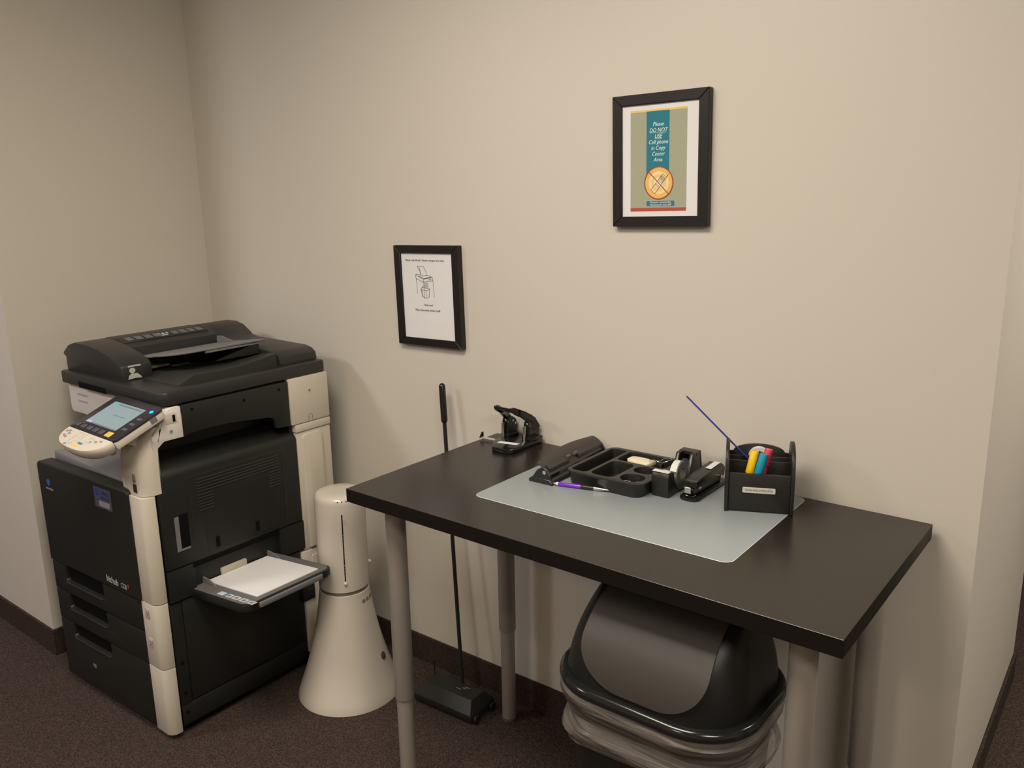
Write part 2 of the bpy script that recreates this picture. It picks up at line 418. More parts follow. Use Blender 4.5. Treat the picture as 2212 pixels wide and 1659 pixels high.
P_((505, 640), (490, 668)); P_((440, 505), (520, 540), (610, 518)); P_((585, 545), (620, 540)); P_((585, 560), (622, 552)); P_((475, 700), (495, 795)); P_((540, 715), (542, 800))
part('shredder_drawing', g, INK, pf, 'line drawing of a paper shredder over a basket', local=True)

# ------------------------------------------------------------------ copier
cp = thing('copier', 'tall black and ivory office copier with a tilted touch panel in the corner', 'copier', (-.955, -.44, 0))
R_ = -.65
def P(name, b, m, parent=cp, label=None, **k): return part(name, b, m, parent, label, **k)
def skew(x, y, z): return (x, y+(x+.725)*.035, z)
P('base', B().box(-1.245, -.675, -.755, -.13, 0, .035, .004), 'hole')
b = B(); b.box(-1.25, -.664, -.752, -.125, .03, .772, .004); b.box(-1.245, -.78, -.33, -.125, .772, .93); b.box(-.79, -.765, -.70, -.13, .772, .93); b.box(-.79, -.668, -.262, -.13, .772, .93); b.box(-.79, -.668, -.735, -.722, .772, .93)
P('body', b, 'blk')
# drawers: front outline with a handle notch
def drawer(z0, z1, nz, x0=-1.252, x1=-.735, nx0=-1.17, nx1=-.945, top=True):
    if top: pts = [(x0, z0), (x1, z0), (x1, z1), (nx1, z1), (nx1+.004, nz+.006), (nx1-.004, nz), (nx0+.004, nz), (nx0-.004, nz+.006), (nx0, z1), (x0, z1)]
    b = B(); b.prism(pts, 'y', -.786, -.745, .0035, 2, f=skew)
    d = P('drawer', b, 'blk')
    b = B(); b.box(nx0-.005, nx1+.005, -.778, -.745, nz-.03, z1-.001, 0, f=skew); b2 = B()
    b2.prism([(nx0+.003, nz-.004), (nx1-.003, nz-.004), (nx1-.003, nz+.001), (nx0+.003, nz+.001)], 'y', -.790, -.765, .0015, 1, f=skew)
    P('handle', b2, 'blk2', d, 'handle lip')
    return d
drawer(.030, .234, .186); drawer(.2365, .3405, .289); drawer(.343, .4405, .384)
b = B(); b.box(-1.165, -.95, -.775, -.745, .19, .232, f=skew); b.box(-1.165, -.95, -.775, -.745, .296, .339, f=skew); b.box(-1.165, -.95, -.775, -.745, .39, .4395, f=skew)
each('drawer_recess', b, 'hole', cp)
P('keyhole', B().box(-1.075, -1.055, -.7985, -.79, .108, .122, .001, f=lambda x, y, z: (x, y, z)), 'gry')
# front door
b = B(); b.prism(rrect(-1.252, -.724, .4435, .783, [.014, .016, .006, .006]), 'y', -.790, -.742, .011, 3, f=skew)
dr = P('front_door', b, 'blk')
fy = lambda x: -.7905+(x+.725)*.035
g = B(); x = -1.185; disc(g, x, .722, .0115, fy(x), .0006, sz=1)
P('emblem', g, mat('blue_emblem', (.02, .12, .42), .4), dr, 'blue round emblem')
g = B(); g.text('KONICA MINOLTA', .0085, FRONT(x+.004, fy(x)-.0008, .700), sx=.68)
P('lettering', g, mat('silver_ink', (.35, .35, .35), .4), dr, 'small silver lettering', smooth=None)
g = B(); g.text('bizhub', .030, FRONT(-.866, fy(-.87)-.001, .472), bold=.0004, sx=.90); P('lettering', g, mat('silver_ink3', (.42, .42, .42), .4), dr, 'silver lettering', smooth=None); g = B(); g.text('C220', .022, FRONT(-.804, fy(-.80)-.001, .470), sx=.72)
P('lettering', g, mat('silver_ink2', (.42, .42, .42), .4), dr, 'thin silver lettering and number', smooth=None)
g = B(); g.prism([(-.782, .468), (-.777, .468), (-.772, .481), (-.782, .481)], 'y', fy(-.78)-.001, fy(-.78)); P('red_mark', g, mat('red_mark', (.35, .02, .03), .4), dr, 'small red mark')
g = B(); g.box(-.905, -.812, -.7915, -.789, .703, .766, f=skew)
st = P('sticker', g, mat('grey_violet_label', (.085, .085, .11), .35), dr, 'grey-violet service sticker')
g = B(); g.box(-.880, -.822, -.7922, -.790, .709, .726, f=skew); P('sticker_strip', g, mat('pale_strip', (.28, .28, .29), .5), st, 'pale strip')
g = B(); disc(g, -.892, .750, .0100, fy(-.892)-.0015, .0006); g.text('KONICA', .018, FRONT(-.847, fy(-.84)-.002, .752), sx=.75); g.text('MINOLTA', .016, FRONT(-.845, fy(-.84)-.002, .737), sx=.7)
P('sticker_print', g, mat('blue_print', (.03, .06, .35), .4), st, 'blue emblem and lettering', smooth=None)
# output tray
b = B(); b.prism([(-1.245, .802), (-.80, .790), (-.80, .772), (-1.245, .772)], 'y', -.752, -.33, .003, 2)
P('output_tray', b, mat('tray_grey', (.20, .195, .20), .5), cp, 'grey output tray')
# corner covers (ivory)
def cover(z0, z1, x0=-.733):
    pts = [(x0, -.783), (-.70, -.7835)] + [(-.676+.026*math.cos(a), -.7575+.026*math.sin(a)) for a in [math.radians(d) for d in range(-90, 1, 10)]] + [(-.65, -.746), (-.668, -.742), (x0, -.745)]
    b = B(); b.prism(pts, 'z', z0, z1, .002, 2, ang=.8); return b
for z0, z1 in ((.018, .2345), (.2365, .4425), (.4445, .7715)):
    cv = P('corner_cover', cover(z0, z1), 'wht')
    if z0 > .2 and z0 < .3:
        g = B(); g.box(-.716, -.690, -.7842, -.782, .392, .426, .0003); g.box(-.716, -.690, -.7842, -.782, .296, .330, .0003)
        each('number_plate', g, mat('dim_ivory', (.50, .45, .37), .5), cv)
        g = B(); g.text('1', .022, FRONT(-.704, -.7846, .409)); g.text('2', .022, FRONT(-.704, -.7846, .313)); g.box(-.6945, -.6925, -.7846, -.784, .398, .420); g.box(-.6945, -.6925, -.7846, -.784, .302, .324)
        each('numeral', g, mat('grey_ink', (.12, .11, .10), .5), cv, 'grey drawer numeral', smooth=None)
# upper column
pts = [(-.800, -.735), (-.793, -.762), (-.775, -.770), (-.73, -.776)] + [(-.69+.04*math.cos(a), -.738+.04*math.sin(a)) for a in [math.radians(d) for d in range(-75, 1, 15)]] + [(-.65, -.725), (-.662, -.715), (-.80, -.70)]
b = B()
rings = []
for z_, dy in ((.7735, 0), (.84, 0), (.875, .003), (.905, .012), (.925, .024), (.945, .036), (.965, .045)):
    rings.append([(p[0], p[1]+dy*min(1, max(0, (-.715-p[1])/.03)), z_) for p in pts])
b.loft(rings)
def colf(v):
    return v
b.prism([(-.736, .880), (-.737, .915), (-.730, .945), (-.705, .975), (-.64, .99), (-.64, .9215), (-.700, .9215), (-.722, .905)], 'x', -.715, -.6505)
up = P('column', b, 'wht')
g = B(); g.box(-.702, -.686, -.7785, -.770, .814, .838, .0005); P('icon', g, mat('icon_grey', (.25, .21, .20), .5), up, 'small grey icon label')
g = B(); g.box(-.704, -.686, -.7785, -.770, .783, .808, .0005); P('icon', g, mat('icon_plum', (.045, .02, .022), .4), up, 'small dark plum label')
# scanner
b = B(); b.prism(rrect(-1.252, -.66, .918, 1.0125, [.004, .006, .014, .004]), 'y', -.676, -.64, .005, 2)
b.prism([(-.6395, .921), (-.6395, 1.0125), (-.672, 1.0125), (-.684, 1.006), (-.698, .975), (-.722, .950), (-.735, .940), (-.735, .921)], 'x', -.72, -.65, .004, 2, ang=.9)
sf = P('scanner_front', b, 'wht2', cp, 'white scanner front panel')
g = B()
for z_ in (.982, .960):
    g.box(-1.195, -1.13, -.6763, -.675, z_-.0030, z_+.0030)
each('slot_mark', g, mat('slot_grey', (.38, .34, .34), .5), sf, 'grey slot mark')
g = B(); g.box(-.6502, -.6488, -.690, -.655, .968, .998, .001)
P('port_cover', g, 'wht', sf)
g = B(); g.box(-.6492, -.6483, -.668, -.660, .972, .992); P('port', g, 'hole', sf, 'dark port opening')
def screwcap(y, z, parent, m_='wht', x=-.65):
    b = B(); t = bmesh.new(); b.cyl((x-.002, y, z), (x+.0012, y, z), .0075); b.mi = 1; b.cyl((x+.0012, y, z), (x+.0016, y, z), .0040)
    P('screw_cap', b, [m_, 'gry'], parent)
screwcap(-.676, .945, sf)
P('scanner_body', B().box(-1.245, -.662, -.64, -.125, .925, 1.012, .002), 'blk')
pts = [(-.6395, 1.0125), (-.6395, .921), (-.575, .928), (-.48, .925), (-.385, .914), (-.345, .910), (-.330, .904), (-.322, .893), (-.319, .868), (-.2645, .864), (-.2645, 1.0125)]
b = B(); b.prism(pts, 'x', -.672, -.6515, .003, 2)
sp = P('side_panel', b, 'blk')
g = B()
for y_, z_ in ((-.605, .995), (-.43, .985), (-.30, .992)): g.cyl((-.6525, y_, z_), (-.6505, y_, z_), .0045)
each('screw_hole', g, 'hole', sp)
# rear ivory covers
b = B(); b.box(-.71, -.648, -.262, -.106, .8635, 1.0165, .004, 2)
rc = P('rear_cover', b, 'wht', cp, 'upper ivory rear cover'); screwcap(-.185, .968, rc, x=-.648)
g = B(); g.tube([(-.6478, -.195, .868), (-.6478, -.195, .884), (-.6478, -.190, .889), (-.6478, -.184, .889), (-.6478, -.179, .884), (-.6478, -.179, .868)], .0008, 6)
P('tab_outline', g, 'gry', rc)
b = B(); b.box(-.71, -.648, -.250, -.106, .836, .8615, .003, 2); P('rear_band', b, 'wht')
b = B(); b.box(-.71, -.652, -.247, -.106, .423, .834, .004, 2); rp = P('rear_column', b, 'wht', cp, 'tall ivory rear column')
P('raised_panel', B().prism(rrect(-.228, -.146, .430, .826, [.016, .016, .004, .004]), 'x', -.655, -.643, .004, 2), 'wht', rp)
b = B(); b.box(-.71, -.650, -.262, -.106, .300, .4205, .003, 2); lt = P('latch_cover', b, 'wht')
g = B(); g.prism(rrect(-.225, -.165, .345, .400, .008), 'x', -.651, -.6482, .001, 1); P('latch', g, 'wht2', lt)
b = B(); b.prism([(-.262, .05), (-.262, .2985), (-.106, .2985), (-.106, .05)], 'x', -.71, -.652, .003, 2); P('lower_rear_cover', b, 'wht')
# side door
prof = [(-.76, .435), (-.6555, .435), (-.6505, .450), (-.6505, .812), (-.653, .822), (-.660, .831), (-.672, .838), (-.755, .862), (-.765, .862)]
b = B(); 
up_p = [(-.76, .532), (-.6505, .532), (-.6505, .812), (-.653, .822), (-.660, .831), (-.672, .838), (-.755, .862), (-.765, .862)]
b.prism(up_p, 'y', -.738, -.247, .007, 3, ang=.9)
b.prism([(-.76, .435), (-.6505, .435), (-.6505, .532), (-.76, .532)], 'y', -.738, -.650, 0)
b.prism([(-.76, .435), (-.6505, .435), (-.6505, .532), (-.76, .532)], 'y', -.345, -.247, 0)
b.box(-.76, -.72, -.65, -.345, .435, .532)
sd = P('side_door', b, 'blk')
g = B()
for y0, y1, z0, z1 in ((-.640, -.310, .795, .7975), (-.6415, -.6390, .60, .7975), (-.311, -.3085, .56, .7975)):
    g.box(-.651, -.6493, y0, y1, z0, z1, .0005, 1)
for k in range(5): g.box(-.6515, -.6485, -.615, -.325, .780-k*.0095, .784-k*.0095, .001, 1)
for k in range(6):
    g.box(-.6515, -.6485, -.615, -.565, .7315-k*.0095, .7355-k*.0095, .001, 1)
    g.box(-.6515, -.6485, -.365, -.325, .7315-k*.0095, .7355-k*.0095, .001, 1)
P('vent_grille', g, 'blk2', sd, 'ribbed vent grille')
g = B(); g.prism([(-.60, .55), (-.60, .672), (-.555, .722), (-.375, .722), (-.345, .69), (-.345, .55)], 'x', -.6508, -.6498)
P('centre_panel', g, 'blk', sd)
g = B(); g.box(-.6515, -.6475, -.572, -.560, .556, .588); g.box(-.6515, -.6475, -.430, -.418, .558, .590)
each('square_hole', g, 'hole', sd)
g = B(); g.box(-.6515, -.6485, -.698, -.684, .588, .690, .001, 1); g.box(-.6515, -.6485, -.698, -.655, .583, .589, .001, 1)
P('handle', g, 'gry', sd, 'grey release handle')
g = B(); g.box(-.6515, -.6490, -.683, -.655, .592, .694); P('handle_recess', g, 'hole', sd)
g = B(); g.box(-.6513, -.6495, -.655, -.345, .519, .531); P('slot', g, 'hole', sd)
# lower side panels
b = B(); b.box(-.672, -.655, -.7395, -.703, .03, .4275, .002); b.box(-.672, -.656, -.7005, -.265, .10, .4275, .003); b.prism([(-.7395, .03), (-.285, .03), (-.265, .095), (-.7395, .095)], 'x', -.672, -.654, .003)
ls = P('lower_side_panel', b, 'blk')
g = B()
for y_, z_ in ((-.722, .235), (-.722, .135), (-.722, .07)): g.cyl((-.6555, y_, z_), (-.6535, y_, z_), .0055)
each('screw_hole', g, 'hole', ls)
P('rear_bumper', B().box(-.66, -.645, -.275, -.225, .245, .30, .003), 'blk')
# bypass tray
TS = .102
def tz(x): return .452+(x+.66)*math.tan(TS)
bt = None
def tf(z0): return lambda x, y, z: (x, y, tz(x)+z)
b = B(); b.prism(rrect(-.70, -.378, -.668, -.350, [.035, .004, .004, .035]), 'z', -.024, -.001, .003, 2, f=tf(0))
bt = P('bypass_tray', b, 'blk', cp, 'fold-out paper tray')
b = B(); b.prism(rrect(-.695, -.385, -.661, -.357, [.03, .004, .004, .03]), 'z', -.001, .0012, .0006, 1, f=tf(0))
P('tray_surface', b, mat('tray_top_grey', (.135, .132, .130), .5), bt, 'grey tray surface')
b = B(); b.prism(rrect(-.395, -.370, -.625, -.400, [.006, .003, .003, .006]), 'z', -.020, -.004, .003, 2, f=tf(0)); P('tray_extension', b, 'gry', bt, 'grey pull-out lip')
b = B()
b.prism([(-.69, 0), (-.60, 0), (-.605, .007), (-.63, .016), (-.655, .021), (-.69, .021)], 'y', -.622, -.617, .001, 1, f=lambda x, y, z: (x, y, tz(x)+z))
P('paper_guide', b, 'gry', bt)
b = B(); b.prism([(-.69, 0), (-.60, 0), (-.605, .007), (-.63, .016), (-.655, .021), (-.69, .021)], 'y', -.389, -.384, .001, 1, f=lambda x, y, z: (x, y, tz(x)+z))
P('paper_guide', b, 'gry', bt)
b = B()
for k in range(5): b.box(-.545+k*.036, -.515+k*.036, -.652, -.634, .0012, .0017, f=tf(0))
each('icon_label', b, mat('icon_white', (.55, .56, .56), .5), bt, 'small white icon label')
b = B(); b.box(-.545+.030, -.545+.042, -.652, -.634, .0017, .0020, f=tf(0)); P('icon_label', b, mat('icon_blue', (.05, .2, .5), .5), bt, 'blue icon label')
b = B()
for k in range(1, 5):
    c0 = -.530+k*.036; b.prism([(c0-.007, -.648), (c0+.006, -.648), (c0+.008, -.640), (c0-.004, -.638)], 'z', .0017, .0020, f=tf(0))
each('icon_print', b, mat('icon_ink', (.18, .18, .18), .5), bt)
P('roller_tab', B().box(-.70, -.655, -.560, -.47, .455, .478, .003), mat('cream_tab', (.45, .42, .33), .5), bt, 'cream feed tab')
b = B()
b.box(-.658, -.402, -.6125, -.3935, .0016, .0056, .0006, 1)
pp = solo('paper_stack', b, 'paper', 'thin stack of white paper lying on the fold-out copier tray', 'paper', (0, 0, 0))
b = None
for v in pp.data.vertices: v.co = (v.co.x, v.co.y, tz(v.co.x)+v.co.z)
# platen cover
b = B(); b.prism(rrect(-1.252, -.655, -.696, -.108, [.01, .01, .012, .035]), 'z', 1.0165, 1.057, .006, 2)
pc = P('platen_cover', b, 'blk2')
P('grip_recess', B().box(-1.13, -.965, -.6975, -.690, 1.0165, 1.034), 'hole', pc)
# output ramp on platen
def rampf(x, y):
    e = max(0, min(1, (x+.93)/.24))
    return e
b = B()
yp = [-.610, -.555, -.48, -.40, -.33, -.262]; hr = [0, .024, .020, .022, .030, .040]
rings = []
for y_, h_ in zip(yp, hr):
    rings.append([(-.93, y_, 1.055), (-.702, y_, 1.055), (-.702, y_, 1.0575+h_), (-.715, y_, 1.058+h_), (-.93, y_, 1.057+h_*.25)])
b.loft(rings)
P('output_ramp', b, mat('ramp_plastic', (.027, .028, .022), .55, .4, bump=.2, bscale=500), pc)
b = B(); b.prism([(-.42, 1.09), (-.262, 1.09), (-.262, 1.118), (-.285, 1.122)], 'x', -.80, -.79); P('output_fin', b, 'blk', pc)
# document feeder
ad = bpy.data.objects.new('document_feeder', None)
front = [(-1.25, 1.056), (-1.25, 1.098), (-1.262, 1.102), (-1.266, 1.110), (-1.255, 1.118), (-1.225, 1.138), (-1.185, 1.149), (-1.12, 1.150), (-1.04, 1.143), (-.965, 1.127), (-.915, 1.112), (-.900, 1.100), (-.897, 1.056)]
b = B(); b.prism(front, 'y', -.672, -.575, .004, 2, ang=.7)
mid = [(-1.25, 1.056), (-1.25, 1.098), (-1.262, 1.102), (-1.266, 1.110), (-1.255, 1.118), (-1.225, 1.138), (-1.185, 1.149), (-1.13, 1.150), (-1.085, 1.143), (-1.045, 1.128), (-1.04, 1.09), (-1.0, 1.085), (-1.0, 1.056)]
b.prism(mid, 'y', -.576, -.245, .0)
back = [(-1.25, 1.056), (-1.25, 1.098), (-1.262, 1.102), (-1.266, 1.110), (-1.255, 1.118), (-1.225, 1.138), (-1.185, 1.149), (-1.13, 1.150), (-1.09, 1.142), (-1.06, 1.125), (-1.035, 1.110), (-1.0, 1.1045), (-.74, 1.100), (-.712, 1.094), (-.695, 1.082), (-.688, 1.056)]
b.prism(back, 'y', -.258, -.110, .004, 2, ang=.7)
af = P('document_feeder', b, 'blk2', cp, 'dark document feeder on top')
g = B(); g.prism([(-1.235, 1.1345), (-1.185, 1.1505), (-1.12, 1.1512), (-1.075, 1.1422), (-1.075, 1.138), (-1.235, 1.13)], 'y', -.565, -.262, .0008, 1); P('feeder_cover', g, 'blk', af)
g = B()
def onc(x0, x1, y0, y1, z):
    sl = lambda x: 1.1515 if x < -1.12 else 1.1515-(x+1.12)*.2
    g.box(x0, x1, y0, y1, z, z+.0008, f=lambda x, y, zz: (x, y, sl(x)+(zz-z)))
for k in range(4): onc(-1.115, -1.085, -.545+k*.032, -.522+k*.032, 0); 
for k in range(4): onc(-1.115, -1.085, -.385+k*.030, -.363+k*.030, 0)
each('icon_strip', g, mat('icon_dim', (.12, .125, .13), .5), af, 'faint grey icon')
g = B()
for k in range(3): onc(-1.11, -1.098, -.432+k*.014, -.424+k*.014, 0)
onc(-1.092, -1.085, -.428, -.405, 0)
each('icon_strip', g, mat('icon_bright', (.45, .45, .48), .5), af, 'bright small icon')
# sticker of white icons on the feeder front corner
g = B(); g.box(-.8975, -.8962, -.652, -.612, 1.098, 1.103); g.prism([(-.640+.0105*math.cos(a)*.9, 1.087+.0085*math.sin(a)) for a in [2*PI*i/20 for i in range(20)]], 'x', -.8972, -.8962)
g.prism([(-.655, 1.061), (-.652, 1.072), (-.643, 1.078), (-.625, 1.077), (-.614, 1.066), (-.612, 1.061), (-.632, 1.063)], 'x', -.8972, -.8962)
each('icon_label', g, mat('icon_cream', (.42, .43, .38), .6), af, 'white paper-loading icon')
# feed tray
b = B()
out = [(-1.035, -.568), (-.925, -.568), (-.905, -.560), (-.895, -.562), (-.86, -.560), (-.805, -.538), (-.792, -.515), (-.782, -.250), (-.790, -.235), (-1.035, -.235)]
b.prism(out, 'z', 0, .006, .0015, 1, f=lambda x, y, z: (x, y, 1.095+(x+1.035)*.135+z))
ft = P('document_tray', b, mat('tray_grey2', (.17, .165, .165), .5, .4), af, 'grey document feed tray')
g = B(); g.box(-.80, -.787, -.455, -.265, -.008, -.001, .001, 1, f=lambda x, y, z: (x, y, 1.095+(x+1.035)*.135+z)); P('tray_edge', g, 'gry', ft)
g = B(); g.prism([(-1.03, 0), (-.93, 0), (-.97, .012), (-1.0, .022), (-1.03, .024)], 'y', -.262, -.258, .0008, 1, f=lambda x, y, z: (x, y, 1.101+(x+1.035)*.135+z)); P('paper_guide', g, 'gry', ft)
b = B(); b.box(-1.03, -.92, -.57, -.25, 1.057, 1.062); b.box(-1.0, -.93, -.575, -.5, 1.075, 1.082); b.box(-1.0, -.93, -.49, -.43, 1.068, 1.074)
each('exit_slot_bar', b, mat('olive_bar', (.07, .072, .055), .5), af)
# control panel
PK = .982
PO = Vector((1.5324+(-.897-1.5324)*PK, -1.8859+(-.796+1.8859)*PK, 1.5983+(.965-1.5983)*PK)); pt_, py_ = .392, -.032
PU = Vector((math.cos(py_), math.sin(py_), 0)); PN0 = Vector((-math.sin(py_), math.cos(py_), 0)); PV = PN0*math.cos(pt_)+Vector((0, 0, 1))*math.sin(pt_)
PN = PU.cross(PV)
PM = Matrix(((PU.x, PV.x, PN.x, PO.x), (PU.y, PV.y, PN.y, PO.y), (PU.z, PV.z, PN.z, PO.z), (0, 0, 0, 1))) @ Matrix.Diagonal((PK, PK, PK, 1))
def BP(): b = B(); b.M = PM; return b
pan = P('control_panel', BP().prism(rrect(-.034, .231, -.034, .128, [.018, .012, .004, .004]), 'z', -.030, -.006, .004, 2), 'wht', cp, 'ivory tilted control panel')
P('bezel', BP().prism(rrect(-.036, .233, -.034, .130, [.020, .014, .002, .012]), 'z', -.0062, .001, .002, 2), mat('bezel_plum', (.030, .027, .034), .3), pan, 'dark bezel')
b = BP(); b.box(0, .18, 0, .1016, .001, .0014)
scn = P('screen', b, mat('lcd', (.05, .06, .06), .25, .5, emit=(.30, .40, .42), estr=.82), pan, 'lit pale blue touch screen')
b = BP(); b.box(.005, .035, .090, .1005, .0014, .0017); P('screen_tab', b, mat('lcd_teal', (.05, .1, .1), .3, emit=(.12, .42, .36), estr=.9), scn, 'teal tab')
b = BP(); b.box(.038, .17, .0905, .0955, .0014, .0017); b.box(.075, .15, .050, .0525, .0014, .0017); b.box(.0, .18, 0, .004, .0014, .0017); P('screen_line', b, mat('lcd_dim', (.05, .05, .05), .3, emit=(.16, .2, .22), estr=.8), scn, 'dark lines of text')
b = BP(); b.box(.002, .032, .001, .009, .0014, .0018); P('screen_button', b, mat('lcd_pale', (.1, .1, .1), .3, emit=(.42, .52, .68), estr=.9), scn, 'pale blue button')
b = BP()
for k in range(5): b.box(-.022+k*.036, .002+k*.036-.001, -.026, -.010, .001, .003, .001, 1)
each('key', b, mat('key_slate', (.07, .065, .09), .4), pan, 'dark slate key')
b = BP(); b.box(.166, .194, -.028, -.008, .001, .004, .0012, 1); P('key', b, mat('key_yellow', (.72, .50, .07), .4), pan, 'yellow key')
b = BP()
for k in range(3): b.box(.194, .218, .012+k*.024, .020+k*.024, .001, .0013)
each('key_print', b, mat('key_print', (.11, .10, .13), .5), pan)
b = BP(); b.lathe([(.0055, .001), (.0055, .002), (.004, .003), (0, .0033)], (.212, .101, 0), 20); P('power_light', b, mat('led_blue', (.0, .1, .5), .3, emit=(.0, .30, 1.0), estr=9), pan, 'glowing blue power light')
b = BP(); b.lathe([(.0082, .001), (.0082, .0014), (.0057, .0014)], (.212, .101, 0), 24, cap=False); P('light_ring', b, mat('led_ring', (.0, .0, .3), .3, emit=(.0, .0, .9), estr=1.6), pan, 'deep blue ring round the light')
b = BP(); b.box(.205, .2325, .078, .098, -.022, -.005, .001, 1); P('side_hatch', b, 'gry', pan)
# keypad
def kout(k=1.0, n=28):
    P0 = []
    for i in range(n+1):
        a = PI + PI*i/n; c_, s__ = math.cos(a), math.sin(a)
        P0.append((.098+.132*k*math.copysign(abs(c_)**.78, c_), -.036+.066*k*math.copysign(abs(s__)**.85, s__)))
    return P0
b = BP()
rings = []
for k, z_ in ((.80, -.040), (.93, -.030), (1.0, -.014), (1.0, -.003), (.985, .0005)):
    rings.append([(x, y, z_) for x, y in kout(k)])
b.loft(rings)
kp = P('keypad', b, mat('keypad_ivory', (.66, .60, .51), .4, .5), pan, 'ivory rounded keypad')
b = BP()
for i in range(4):
    for j in range(3): b.lathe([(.0052, 0), (.0052, .0022), (.004, .003)], (.055+j*.019, -.046-i*.0135, 0), 12)
for i in range(2):
    for j in range(2): b.box(.124+j*.02, .138+j*.02, -.052-i*.016, -.046-i*.016, 0, .0025, .001, 1)
each('number_key', b, mat('pale_key', (.58, .55, .50), .45), kp)
b = BP()
for x_, y_ in ((.0, -.048), (.012, -.058), (.0, -.068), (-.012, -.052), (.015, -.072), (.055, -.094), (.15, -.062), (.17, -.055), (.188, -.048)): b.prism(rrect(x_-.006, x_+.006, y_-.0035, y_+.0035, .003, 3), 'z', 0, .0025, .0008, 1)
each('grey_key', b, mat('soft_grey_key', (.30, .30, .28), .45), kp, 'small grey key')
b = BP(); b.prism(rrect(.106, .130, -.080, -.073, .0032, 4), 'z', 0, .003, .0008, 1); P('stop_key', b, mat('key_teal', (.08, .27, .30), .4), kp, 'teal key')
b = BP(); b.prism(rrect(.098, .122, -.093, -.085, .0038, 4), 'z', 0, .003, .0008, 1); P('start_key', b, mat('key_orange', (.5, .2, .05), .4, emit=(1, .42, .08), estr=1.0), kp, 'glowing orange start key')
# panel support arm
b = B(); b.loft([[(-.80, -.80, .925), (-.71, -.80, .935), (-.71, -.80, .955), (-.80, -.80, .955)], [(-.80, -.74, .900), (-.70, -.74, .905), (-.70, -.74, .975), (-.80, -.74, .975)], [(-.80, -.67, .905), (-.70, -.67, .921), (-.70, -.67, .99), (-.80, -.67, .99)]])
P('panel_arm', b, 'wht2')
P('panel_knob', B().prism(rrect(-.745, -.725, .895, .94, .008), 'y', -.815, -.80, .003), mat('cream_knob', (.5, .43, .28), .5), pan, 'cream tilt lever')
P('arm_hook', B().prism(rrect(-.875, -.835, .888, .93, .008), 'y', -.80, -.78, .003), mat('brown_hook', (.09, .06, .045), .5), pan, 'brown clip under the keypad')

# ------------------------------------------------------------------ air purifier
px, py = -.4443, -.2671
ap = thing('air_purifier', 'ivory cylinder-topped machine with a flared trumpet base beside the copier', 'air purifier', (px, py, 0), 0, rot=(0, .016, 0))
A = lambda n, b, m_, lab=None, parent=ap: part(n, b, m_, parent, lab, local=True)
IV = mat('glossy_ivory', (.60, .55, .48), .22, .5)
prof = [(.1671, .0), (.1671, .004), (.158, .030), (.145, .066), (.131, .108), (.118, .155), (.106, .203), (.096, .250), (.0885, .295), (.0825, .335), (.0795, .358), (.0790, .3655), (.0765, .3665)]
A('flared_base', B().lathe(prof, n=72), IV)
A('seam_ring', B().lathe([(.0762, .3655), (.0762, .379)], n=64), mat('ring_grey', (.16, .14, .115), .5), 'brown-grey seam ring')
A('upper_body', B().lathe([(.0755, .3775), (.0788, .379), (.0788, .668), (.0775, .678), (.073, .686), (.066, .6895), (.04, .6905), (0, .691)], n=64), IV)
ca = math.radians(-37)
def slotrow(a, z0, z1, w_, r=.0789):
    d = Vector((math.cos(a), math.sin(a), 0)); t_ = Vector((-math.sin(a), math.cos(a), 0)); b = B()
    b.M = Matrix(((t_.x, d.x, 0, d.x*r), (t_.y, d.y, 0, d.y*r), (0, 0, 1, 0), (0, 0, 0, 1)))
    return b.box(-w_/2, w_/2, -.002, .0004, z0, z1, .0004, 1)
A('slot', slotrow(ca, .418, .640, .0038), 'hole', 'dark vertical slot')
b = slotrow(ca, .470, .475, .0022, .0791)
for k in range(16):
    z_ = .45+k*.008+random.random()*.003; b2 = slotrow(ca+random.uniform(-.006, .006), z_, z_+.0025, .0012, .0792)
    me = bpy.data.meshes.new('t'); b2.bm.to_mesh(me); b.bm.from_mesh(me); b2.bm.free()
A('slot_speck', b, mat('brass', (.55, .42, .25), .3, metal=1), 'brass-coloured specks in the slot')  # small gold-coloured metal specks along the slot
def knob(a, z, r=.0065):
    d = Vector((math.cos(a), math.sin(a), 0)); b = B(); b.M = Matrix.Translation(d*.082+Vector((0, 0, z)))
    b.lathe([(0, -r), (r*.6, -r*.8), (r, 0), (r*.6, r*.8), (0, r)], n=16); b.M = Matrix.Identity(4)
    b.cyl(d*.078+Vector((0, 0, z)), d*.083+Vector((0, 0, z)), .003); return b
A('knob', knob(ca, .412, .0055), 'wht2'); A('knob', knob(ca+math.radians(88), .442, .0072), 'wht2')
A('slot', slotrow(ca+math.radians(100), .45, .64, .0038), 'hole')
b = B()
for k in range(3):
    a = ca-.14+k*.17; b.cyl((math.cos(a)*.0745, math.sin(a)*.0745, .678), (math.cos(a)*.078, math.sin(a)*.078, .6815), .0017, n=8)
each('indicator_hole', b, 'hole', ap, local=True)
b = B(); a0 = ca-.01
for dz_ in (0,): b.M = Matrix(((-math.sin(a0+.09), math.cos(a0+.09), 0, math.cos(a0+.09)*.0786), (math.cos(a0+.09), math.sin(a0+.09), 0, math.sin(a0+.09)*.0786), (0, 0, 1, 0), (0, 0, 0, 1)))
for q in range(8):
    b.box(-.006+(q % 3)*.005, -.004+(q % 3)*.005, 0, .0004, .606+(q//3)*.007, .608+(q//3)*.007)
A('worn_print', b, mat('worn_ink', (.12, .10, .09), .5), 'worn dark print')
